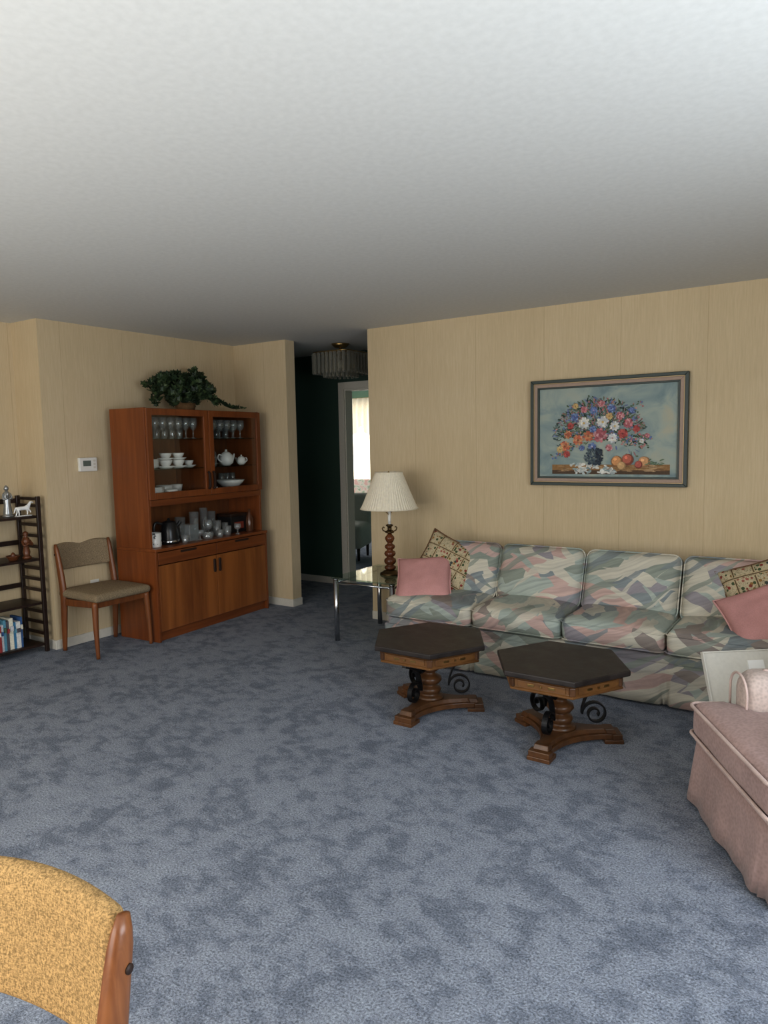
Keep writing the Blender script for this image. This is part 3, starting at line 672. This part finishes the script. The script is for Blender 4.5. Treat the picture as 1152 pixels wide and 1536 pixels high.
for i in range(4):
    x0,x1=edges[i],edges[i+1]; cx=(x0+x1)/2; cw_=x1-x0
    V,F=rboxgeo(cw_-.006,.66,.145,.045,crown=.03,crownb=0,n=12,wr=.007,seed=i,fcrown=.012)
    mk(f'seat_cushion_{i+1}',xf(V,T(cx,-.55,.36)),F,M_sofa,sf,smooth=True)
    for zz in (.41,.31):
        tube(f'seat_piping_{i+1}_{zz}',[(x+cx,y-.55,z) for x,y,z in rrect(cw_-.004,.664,.045,5,zz)],.005,M_sofa,sf,closed=True,n=6)
    x0=max(x0,-1.15); x1=edges[i+1]-.012*i*.3; cx=(x0+x1)/2; cw_=x1-x0
    V,F=rboxgeo(cw_-.008,.39,.15,.05,crown=.05,crownb=.01,n=12,wr=.010,seed=i+9)
    Mx=T(cx,-.385,.57)@R('X',70)
    mk(f'back_cushion_{i+1}',xf(V,Mx),F,M_sofa,sf,smooth=True)
    tube(f'back_piping_{i+1}',[Mx@Vector(p) for p in rrect(cw_-.01,.39,.05,5,.052)],.005,M_sofa,sf,closed=True,n=6)

# throw pillows
def pillow(loc,ax,spin,yaw,size,thick,mat,pm):
    e=empty('throw_pillow',loc); e.rotation_euler=(Matrix.Rotation(math.radians(yaw),3,'Z')@Matrix.Rotation(math.radians(ax),3,'X')@Matrix.Rotation(math.radians(spin),3,'Z')).to_euler()
    n=22; v=[];f=[]; s=size/2; rim=[]
    def pos(u,w,sg):
        pin=1-.09*(1-abs(w)**2)*abs(u)**2; pin2=1-.09*(1-abs(u)**2)*abs(w)**2
        h=max(0,(1-u**4)*(1-w**4))**.62*thick/2
        h+= .010*mnoise.noise(Vector((u*3,w*3,sg*5+size*30)))*(1-u*u)*(1-w*w)
        return (u*s*pin,w*s*pin2,sg*h)
    for sg in (1,-1):
        o=len(v)
        for i in range(n+1):
            for j in range(n+1):
                v.append(pos(-1+2*i/n,-1+2*j/n,sg))
        for i in range(n):
            for j in range(n): a=o+i*(n+1)+j; f.append((a,a+1,a+n+2,a+n+1))
    me=mk('cushion',v,f,mat,e,smooth=True)
    bm=bmesh.new(); bm.from_mesh(me.data); bmesh.ops.remove_doubles(bm,verts=bm.verts,dist=1e-4); bmesh.ops.recalc_face_normals(bm,faces=bm.faces); bm.to_mesh(me.data); bm.free()
    rim=[pos(-1+2*i/n,-1,0) for i in range(n)]+[pos(1,-1+2*i/n,0) for i in range(n)]+[pos(1-2*i/n,1,0) for i in range(n)]+[pos(-1,1-2*i/n,0) for i in range(n)]
    tube('piping',[(x,y,0) for x,y,z in rim],.0055,pm,e,closed=True,n=6)
    return e
M_pink=fabric('pink_moire',(.49,.26,.245),.7,200,.08,.15)
M_pinkp=fabric('pink_piping',(.56,.32,.30),.7)
def needlepoint():
    m,nt,b=newmat('needlepoint_print',rough=.9,spec=.2); p=coord(nt); s=sep(nt,p)
    base=(.47,.39,.26); v=N(nt,'ShaderNodeTexVoronoi'); nt.links.new(p,v.inputs['Vector']); v.inputs['Scale'].default_value=46
    sc=N(nt,'ShaderNodeSeparateColor'); nt.links.new(v.outputs['Color'],sc.inputs[0])
    col=ramp(nt,sc.outputs[0],[(0,(.25,.04,.035)),(.3,(.06,.085,.04)),(.6,(.28,.15,.05)),(.8,(.05,.06,.06)),(.88,(.34,.12,.09))],'CONSTANT')
    msk=math_(nt,'LESS_THAN',v.outputs['Distance'],.44); msk=math_(nt,'MULTIPLY',msk,math_(nt,'GREATER_THAN',sc.outputs[1],.38))
    c=mix(nt,msk,base,col)
    for ax in (0,1):
        fr=math_(nt,'FRACT',math_(nt,'ADD',math_(nt,'DIVIDE',s[ax],.105),0)); d=math_(nt,'ABSOLUTE',math_(nt,'SUBTRACT',fr,.5))
        c=mix(nt,math_(nt,'GREATER_THAN',d,.42),c,(.45,.36,.22)); c=mix(nt,math_(nt,'GREATER_THAN',d,.47),c,(.12,.07,.04))
    w=nz(nt,p,38,2,.5,2.5); c=mix(nt,math_(nt,'MULTIPLY',math_(nt,'LESS_THAN',math_(nt,'ABSOLUTE',math_(nt,'SUBTRACT',w.outputs['Fac'],.5)),.02),.8),c,(.08,.085,.04))
    nt.links.new(c,b.inputs['Base Color']); f=nz(nt,p,300,2); bump(nt,b,f.outputs['Fac'],.3,.002); return m
M_ndl=needlepoint(); M_ndp=fabric('brown_cord',(.16,.09,.05))
pillow((-2.37,4.34,.60),64,-24,14,.43,.11,M_ndl,M_ndp)
pillow((-2.455,4.18,.53),42,7,16,.40,.12,M_pink,M_pinkp)
pillow((-.40,4.34,.61),62,22,0,.38,.11,M_ndl,M_ndp)
pillow((-.375,4.14,.53),44,32,-5,.37,.12,M_pink,M_pinkp)

# ---------------------------------------------------------------- coffee tables
M_slate,nt,b=newmat('dark_slate_top',(.02,.016,.014),.38); n=nz(nt,coord(nt),9,5,.65); nt.links.new(ramp(nt,n.outputs['Fac'],[(.35,(.011,.008,.007)),(.65,(.030,.022,.019))]),b.inputs['Base Color']); nt.links.new(ramp(nt,n.outputs['Fac'],[(.3,(.36,)*3),(.7,(.55,)*3)]),b.inputs['Roughness']); bump(nt,b,n.outputs['Fac'],.35,.004)
def hexpts(r,z,off=0): return [(r*math.cos(math.radians(60*i+off)),r*math.sin(math.radians(60*i+off)),z) for i in range(6)]
def hexstack(name,levels,mat,parent,bevel=.003):
    v=[];f=[]
    for r,z in levels: v+=hexpts(r,z)
    for j in range(len(levels)-1):
        for i in range(6): f.append((j*6+i,j*6+(i+1)%6,(j+1)*6+(i+1)%6,(j+1)*6+i))
    f.append(tuple(range(6))[::-1]); f.append(tuple((len(levels)-1)*6+i for i in range(6)))
    return mk(name,v,f,mat,parent,bevel=bevel)
def coffee_table(loc,rot=0):
    e=empty('coffee_table',loc,math.radians(rot)); zt=.405
    hexstack('slate_top',[(.332,zt-.028),(.335,zt-.022),(.335,zt-.004),(.331,zt)],M_slate,e,.002)
    hexstack('apron',[(.285,zt-.098),(.300,zt-.094),(.302,zt-.086),(.292,zt-.080),(.292,zt-.045),(.305,zt-.038),(.315,zt-.028)],M_oak,e,.0015)
    for i in range(6):
        a=math.radians(60*i+30); Mx=Matrix.Rotation(a,4,'Z')@T(.292*math.cos(math.radians(30)),0,zt-.062)
        g=G(); g.box(0,.005,-.115,.115,-.016,.016,0,Mx); g.out(f'drawer_panel_{i}',[M_oak],e,bevel=.002)
        g=G(); 
        for s in (-.05,.05): g.box(.005,.0065,s-.016,s+.016,-.006,.006,0,Mx)
        g.box(.005,.012,-.004,.004,-.005,.005,0,Mx); g.out(f'pull_{i}',[M_brass],e,bevel=.001)
        Mx=Matrix.Rotation(math.radians(60*i),4,'Z')@T(.288,0,zt-.062); g=G(); g.box(-.012,.010,-.014,.014,-.02,.02,0,Mx); g.out(f'corner_block_{i}',[M_oakb],e,bevel=.004)
    hexstack('under_top',[(.12,zt-.115),(.20,zt-.108),(.21,zt-.098)],M_oakb,e)
    lathe('pedestal',[(.075,.066),(.078,.075),(.062,.085),(.05,.092),(.055,.10),(.062,.115),(.055,.128),(.035,.137),(.033,.142),(.052,.150),(.066,.168),(.062,.185),(.042,.196),(.030,.204),(.030,.215),(.046,.222),(.050,.232),(.034,.242),(.036,.26),(.052,.28),(.075,.295),(.08,.305)],M_oakb,e,segs=36)
    def outline(R_,hw,rin,z):
        P=[]
        for k in range(3):
            a=math.radians(-90+120*k)
            def pt(r,s): return (r*math.cos(a)-s*math.sin(a),r*math.sin(a)+s*math.cos(a),z)
            P+= [pt(R_-.05,-hw*.85),pt(R_-.045,-hw*1.15),pt(R_,-hw*1.1),pt(R_,hw*1.1),pt(R_-.045,hw*1.15),pt(R_-.05,hw*.85)]
            s=Vector(P[-1]); a2=math.radians(-90+120*(k+1)); r=R_-.05; q=-hw*.85
            en=Vector((r*math.cos(a2)-q*math.sin(a2),r*math.sin(a2)+q*math.cos(a2),z)); am=(a+a2)/2
            mid=Vector((rin*math.cos(am),rin*math.sin(am),z)); c=mid*2-(s+en)/2
            for t in [i/10 for i in range(1,10)]: P.append(tuple(s*(1-t)**2+c*2*t*(1-t)+en*t*t))
        return P
    g=G()
    def prism(A,B):
        n=len(A); g.add(A+B,[tuple(range(n))[::-1],tuple(range(n,2*n))]+[(i,(i+1)%n,(i+1)%n+n,i+n) for i in range(n)])
    prism(outline(.29,.046,.10,.018),outline(.29,.046,.10,.045)); prism(outline(.265,.034,.085,.045),outline(.255,.030,.08,.068))
    for k in range(3):
        Mx=Matrix.Rotation(math.radians(-90+120*k),4,'Z'); g.box(.205,.296,-.055,.055,0,.02,0,Mx)
    g.out('tripod_base',[M_oakb],e,bevel=.003)
    for k in range(3):
        a=math.radians(-90+120*k); dr=Vector((math.cos(a),math.sin(a),0)); sd=Vector((-math.sin(a),math.cos(a),0))
        P=[]; cx,cz=.168,.132
        for i in range(56):
            t=i/55; th=math.radians(-40+ t*580)  ; r=.014+.050*t
            P.append((cx+r*math.cos(th),cz+r*math.sin(th)))
        x,z=P[-1]
        C=spline([(x,z,0),(x+.002,z+.03,0),(cx-.040,cz+.095,0),(cx-.005,cz+.130,0),(cx+.06,cz+.158,0),(cx+.10,cz+.173,0)],6)
        P+=[(c.x,c.y) for c in C[1:]]
        pts=[dr*p[0]+Vector((0,0,p[1]+.003)) for p in P]
        tube(f'iron_scroll_{k}',pts,.0,M_iron,e,sec=rect(.026,.008),side=tuple(sd),smooth=False)
        P=[]; 
        for i in range(30):
            t=i/29; th=math.radians(200-t*400); r=.008+.020*t; P.append(dr*(.085+r*math.cos(th))+Vector((0,0,.255+r*math.sin(th))))
        tube(f'iron_curl_{k}',P,.0,M_iron,e,sec=rect(.020,.006),side=tuple(sd),smooth=False)
    return e
coffee_table((-1.92,3.32,0)); coffee_table((-1.163,3.285,0))

# ---------------------------------------------------------------- glass side table
st=empty('glass_side_table',(-2.955,4.45,0)); a=.25; b_=.29
for i,(x,y) in enumerate(((-a,-b_),(a,-b_),(a,b_),(-a,b_))):
    lathe(f'leg_{i}',[(.019,0),(.019,.468)],M_chrome,st,loc=(x,y,0),segs=20)
    lathe(f'cap_{i}',[(.024,0),(.024,.006)],M_chrome,st,loc=(x,y,.468),segs=20)
for i,(p,q) in enumerate((((-a,-b_),(a,-b_)),((a,-b_),(a,b_)),((a,b_),(-a,b_)),((-a,b_),(-a,-b_)))):
    tube(f'rail_{i}',[(p[0],p[1],.445),(q[0],q[1],.445)],.008,M_chrome,st)
box('glass_top',-a-.025,a+.025,-b_-.025,b_+.025,.474,.486,M_gtop,st,bevel=.002)
# ---------------------------------------------------------------- table lamp
M_lampw=wood('lamp_turned_wood',(.18,.058,.02),(.055,.018,.008),(12,12,12),.22)
lp=empty('table_lamp',(-2.90,4.44,.486))
lathe('foot',[(.078,0),(.08,.006),(.075,.014),(.055,.02),(.05,.03),(.03,.036)],M_bronze,lp)
lathe('turned_column',[(.03,.036),(.042,.045),(.044,.058),(.03,.068),(.026,.074),(.04,.085),(.046,.10),(.042,.118),(.026,.128),(.024,.134),(.038,.144),(.044,.158),(.038,.174),(.024,.182),(.022,.188),(.034,.198),(.040,.210),(.034,.224),(.020,.232),(.018,.24),(.027,.25),(.036,.27),(.034,.285),(.020,.30),(.014,.31)],M_lampw,lp)
lathe('crown',[(.014,.31),(.034,.318),(.036,.326),(.014,.334),(.012,.36),(.026,.368),(.028,.376),(.012,.382)],M_bronze,lp)
for k in range(4):
    aa=PI/4+k*PI/2; d=Vector((math.cos(aa),math.sin(aa),0))
    tube(f'branch_{k}',[d*r+Vector((0,0,z)) for r,z in [(.012,.335),(.03,.325),(.05,.335),(.056,.352),(.048,.362),(.040,.355)]],.005,M_bronze,lp)
lathe('candle_sleeve',[(.012,.382),(.013,.47),(.001,.472)],M_whitep,lp)
tube('harp',spline([(0,.013,.455),(0,.06,.50),(0,.065,.62),(0,.03,.72),(0,0,.745),(0,-.03,.72),(0,-.065,.62),(0,-.06,.50),(0,-.013,.455)],5),.003,M_brass,lp)
lathe('bulb',[(.012,.472),(.02,.50),(.03,.54),(.02,.575),(.001,.585)],M_white,lp)
rip=lambda a_: .012*math.sin(a_*60)
prof=[(.215-.113*(i/10)**.92,.50+.27*i/10) for i in range(11)]
v,f=lathegeo(prof,360,rip); f=[q for q in f if len(q)==4]; mk('pleated_shade',v,f,M_shade,lp,smooth=True)
for r,z in ((.216,.50),(.103,.77)): tube(f'shade_trim_{z}',[(r*math.cos(i*PI/24),r*math.sin(i*PI/24),z) for i in range(48)],.004,M_shade,lp,closed=True)
tube('spider',[(-.1,0,.765),(0,0,.745),(.1,0,.765)],.002,M_brass,lp)
lathe('finial',[(.006,.745),(.01,.76),(.006,.775),(.001,.78)],M_brass,lp)

# ---------------------------------------------------------------- hall ceiling light
cl=empty('ceiling_light',(-4.03,5.39,H))
lathe('canopy',[(.001,-.035),(.05,-.035),(.07,-.02),(.085,0)],M_brass,cl); lathe('stem',[(.012,-.09),(.012,-.03)],M_brass,cl)
def orounded(w,d,z): return rrect(w,d,.07,6,z)
for (w,d,z) in ((.40,.40,-.085),(.26,.26,-.085)):
    tube(f'ring_{w}',orounded(w,d,z),.006,M_brass,cl,closed=True)
for s in ((-.20,0,.20,0),(0,-.20,0,.20)): tube(f'arm_{s[0]}',[(s[0],s[1],-.085),(s[2],s[3],-.085)],.005,M_brass,cl)
g=G()
def rods(w,d,z0,z1,n):
    P=[Vector(p) for p in rrect(w,d,.07,8,0)]; Ls=[0]
    for i in range(len(P)): Ls.append(Ls[-1]+(P[(i+1)%len(P)]-P[i]).length)
    for k in range(n):
        s=Ls[-1]*k/n; i=max(j for j in range(len(P)) if Ls[j]<=s); q=P[i].lerp(P[(i+1)%len(P)],(s-Ls[i])/max(1e-6,Ls[i+1]-Ls[i]))
        v,f=lathegeo([(.012,z0),(.016,z0+.01),(.016,z1)],6); g.add(v,f,0,T(q.x,q.y,0))
rods(.40,.40,-.28,-.09,32); rods(.26,.26,-.31,-.09,20)
g.out('glass_rods',[M_rod],cl)
lathe('bulb_socket',[(.015,-.15),(.015,-.085)],M_brass,cl); lathe('bulb',[(.001,-.23),(.025,-.21),(.028,-.18),(.013,-.15)],M_white,cl)

# ---------------------------------------------------------------- armchair
def velvet(name,c):
    m,nt,b=newmat(name,rough=.85,spec=.2); p=coord(nt); v=N(nt,'ShaderNodeTexVoronoi'); nt.links.new(p,v.inputs['Vector']); v.inputs['Scale'].default_value=85
    n=nz(nt,p,4,3); f=math_(nt,'ADD',math_(nt,'MULTIPLY',v.outputs['Distance'],.5),math_(nt,'MULTIPLY',n.outputs['Fac'],.6))
    nt.links.new(ramp(nt,f,[(.3,[x*.82 for x in c]),(.75,[min(1,x*1.14) for x in c])]),b.inputs['Base Color'])
    b.inputs['Sheen Weight'].default_value=.12; bump(nt,b,v.outputs['Distance'],.22,.003); return m
M_rose=velvet('dusty_rose_velvet',(.37,.26,.24)); M_rosel=velvet('pale_rose_velvet',(.50,.41,.37)); M_rosep=fabric('rose_piping',(.55,.43,.39))
ac=empty('armchair',(.02,2.89,0),math.radians(-61))
def Tdef(p,yt=-.24,k=.80):
    x,y,z=p; t=max(0,min(1,(y-yt)/.05)); t=t*t*(3-2*t); return (x*(1-(1-k)*t*.95),y,z)
V,F=rboxgeo(.70,.66,.14,.035,crown=.03,n=16,wr=.003,fcrown=.010); V=[Tdef(v,-.20,.62) for v in V]
mk('seat_cushion',xf(V,T(0,-.085,.345)),F,M_rose,ac,smooth=True)
for z in (.056,-.056):
    pts=[]
    base=rrect(.716,.676,.035,5,z); n=len(base)
    for i in range(n):
        A=Vector(base[i]); B=Vector(base[(i+1)%n]); K=max(1,int((B-A).length/.02))
        for j in range(K): pts.append(Tdef(tuple(A.lerp(B,j/K)),-.20,.62))
    tube(f'piping_{z}',[(x,y-.085,zz+.345) for x,y,zz in pts],.007,M_rosep,ac,closed=True,n=6)
V,F=rboxgeo(.68,.72,.18,.03,n=8); mk('base',xf(V,T(0,-.02,.18)),F,M_rose,ac,smooth=True)
for s in (-1,1):
    V,F=rboxgeo(.16,.62,.40,.065,n=10,crown=.01); V=[(x+ .012*mnoise.noise(Vector((x*8,y*9,z*9))),y,z) for x,y,z in V]
    mk(f'arm_{s}',xf(V,T(s*.285,.05,.355)),F,M_rosel,ac,smooth=True)
    for k in range(3): lathe(f'arm_button_{s}{k}',[(.012,0),(.010,.005),(.001,.007)],M_rosep,ac,loc=(s*.285,-.16+k*.16,.561))
    pts=[(s*.285+.078*math.cos(t),-.262,.48+.07*math.sin(t)) for t in [PI*i/14 for i in range(15)]]; pts=[(s*.285+.078,-.262,.28)]+pts+[(s*.285-.078,-.262,.28)]
    tube(f'arm_piping_{s}',pts,.005,M_rosep,ac)
V,F=rboxgeo(.72,.17,.62,.07,n=12,crown=.02,wr=.004); mk('backrest',xf(V,T(0,.36,.58)@R('X',-8)),F,M_rosel,ac,smooth=True)
V,F=rboxgeo(.44,.14,.44,.06,n=10,wr=.003,fcrown=.03); mk('back_cushion',xf(V,T(0,.24,.62)@R('X',-8)),F,M_rosel,ac,smooth=True)
g=G(); base=rrect(.70,.76,.025,4); pts=[]; n=len(base)
for i in range(n):
    A=Vector(base[i]); B=Vector(base[(i+1)%n]); K=max(1,int((B-A).length/.012))
    for j in range(K):
        q=A.lerp(B,j/K); nn=Vector((q.x/.35,q.y/.38,0)); mm=max(abs(nn.x),abs(nn.y)); nn=Vector((nn.x if abs(nn.x)>mm*.93 else 0,nn.y if abs(nn.y)>mm*.93 else 0,0)).normalized(); pts.append((q.x,q.y-.02,nn.x,nn.y))
pts.append(pts[0])
skirt(g,pts,.012,.262,.03,.006,[.01+.0,.72,.74,1.39,1.41,2.1,2.12,2.8])
ob=g.out('skirt',[M_rose],ac,smooth=True,recalc=False); ob.modifiers.new('sd','SOLIDIFY').thickness=.005
tube('skirt_piping',[(x,y-.02,.263) for x,y,_ in rrect(.71,.77,.03,5)],.006,M_rosep,ac,closed=True,n=6)

# leaning canvas between sofa and armchair
M_cv=plain('raw_canvas',(.66,.64,.58),.9); M_cvw=plain('canvas_frame_paint',(.70,.68,.62),.6)
lc=empty('leaning_canvas',(-.473,3.512,0)); lc.rotation_euler=(Matrix.Rotation(math.radians(38),3,'Z')@Matrix.Rotation(math.radians(-24),3,'X')).to_euler()
box('panel',.006,.494,-.006,.006,.006,.464,M_cv,lc)
g=G(); g.box(0,.006,-.012,.012,0,.47); g.box(.494,.50,-.012,.012,0,.47); g.box(.006,.494,-.012,.012,.464,.47); g.box(.006,.494,-.012,.012,0,.006); g.out('edge_strip',[M_cvw],lc,bevel=.001)
box('label',.22,.30,-.009,-.006,.35,.42,M_white,lc)
box('backing',.006,.494,.007,.012,.006,.464,M_oakb,lc)
sm=empty('small_picture_frame',(-.455,3.42,0),0); sm.rotation_euler=(Matrix.Rotation(math.radians(38),3,'Z')@Matrix.Rotation(math.radians(-20),3,'X')).to_euler()
g=G(); g.box(0,.012,-.008,.008,0,.2); g.box(.13,.142,-.008,.008,0,.2); g.box(.012,.13,-.008,.008,0,.012); g.box(.012,.13,-.008,.008,.188,.2); g.out('frame',[M_dark],sm)
box('photo',.012,.13,-.002,.004,.012,.188,M_fl,sm)

# ---------------------------------------------------------------- bedroom things
M_floral,nt,b=newmat('bedroom_floral',rough=.8); n=nz(nt,coord(nt),14,3); nt.links.new(ramp(nt,n.outputs['Fac'],[(.35,(.30,.40,.28)),(.48,(.75,.72,.62)),(.62,(.72,.45,.40))]),b.inputs['Base Color'])
bn=empty('upholstered_bench',(-6.75,9.55,0))
V,F=rboxgeo(1.0,.45,.16,.05,crown=.02,n=8); mk('seat',xf(V,T(0,0,.50)),F,M_floral,bn,smooth=True)
V,F=rboxgeo(1.0,.12,.40,.05,n=8); mk('back',xf(V,T(0,.2,.68)),F,M_floral,bn,smooth=True)
for i,(x,y) in enumerate(((-.42,-.17),(.42,-.17),(-.42,.17),(.42,.17),(0,-.17))): lathe(f'leg_{i}',[(.018,0),(.022,.3),(.03,.425)],M_dark,bn,loc=(x,y,0))
box('stretcher',-.42,.42,-.18,-.16,.36,.42,M_dark,bn)
bc=empty('bedroom_chair',(-5.47,7.35,0),math.radians(20))
V,F=rboxgeo(.55,.55,.30,.06,crown=.03,n=8); mk('seat',xf(V,T(0,0,.30)),F,M_cv,bc,smooth=True)
V,F=rboxgeo(.55,.14,.50,.06,n=8); mk('back',xf(V,T(0,.24,.58)),F,M_cv,bc,smooth=True)
for i,(x,y) in enumerate(((-.22,-.22),(.22,-.22),(-.22,.22),(.22,.22))): lathe(f'leg_{i}',[(.015,0),(.022,.16)],M_dark,bc,loc=(x,y,0))

# ---------------------------------------------------------------- light
def area(name,loc,rot,sx,sy,power,col,spread=180):
    l=bpy.data.lights.new(name,'AREA'); l.shape='RECTANGLE'; l.size=sx; l.size_y=sy; l.energy=power; l.color=col; l.spread=math.radians(spread)
    o=bpy.data.objects.new(name,l); o.location=loc; o.rotation_euler=rot; link(o); return o
area('daylight_front',(-2.05,YB+.04,1.3),(PI/2-.22,0,0),3.6,1.6,80,(1,.95,.87))
area('daylight_right',(XR-.04,1.1,1.38),(PI/2-.22,0,PI/2),1.9,1.45,68,(.84,.92,1))
# added lamps outside the windows, aimed up to brighten the near ceiling
area('added_uplight_front',(-2.05,-2.75,-.02),(PI,0,0),4.4,2.2,280,(1,.97,.90))
area('added_uplight_right',(2.85,1.1,-.02),(PI,0,0),2.0,2.8,260,(.84,.93,1))
area('daylight_bedroom',(-7.17,10.5,1.45),(-PI/2,0,0),1.3,1.6,42,(1,.97,.9))
area('added_bedroom_fill',(-8.2,8.0,1.45),(PI/2,0,-PI/2),2.0,1.2,45,(1,.98,.94))  # added fill lamp, brightens the bench and chair in the bedroom
w=bpy.data.worlds.new('sky'); scn.world=w; w.use_nodes=True; bg=w.node_tree.nodes['Background']; bg.inputs[0].default_value=(.65,.8,1,1); bg.inputs[1].default_value=1.0

# ---------------------------------------------------------------- camera
yaw=math.radians(33.58); p=math.radians(5.5)
Fh=Vector((-math.sin(yaw),math.cos(yaw),0)); R0=Vector((math.cos(yaw),math.sin(yaw),0)); Up=Vector((0,0,1))
fw=Fh*math.cos(p)-Up*math.sin(p); D0=-(Up*math.cos(p)+Fh*math.sin(p)); rr=.019
cx_=(R0+D0*rr).normalized(); up_=-(D0-R0*rr).normalized()
cam=bpy.data.cameras.new('camera'); co=bpy.data.objects.new('camera',cam); link(co)
Mx=Matrix((cx_,up_,-fw)).transposed().to_4x4(); Mx.translation=(0,0,1.47); co.matrix_world=Mx
cam.sensor_fit='VERTICAL'; cam.sensor_height=36; cam.sensor_width=27; cam.lens=36*1065/1536; cam.clip_start=.05
scn.camera=co
scn.view_settings.view_transform='Standard'; scn.view_settings.look='None'; scn.view_settings.exposure=0.22; scn.view_settings.gamma=0.88
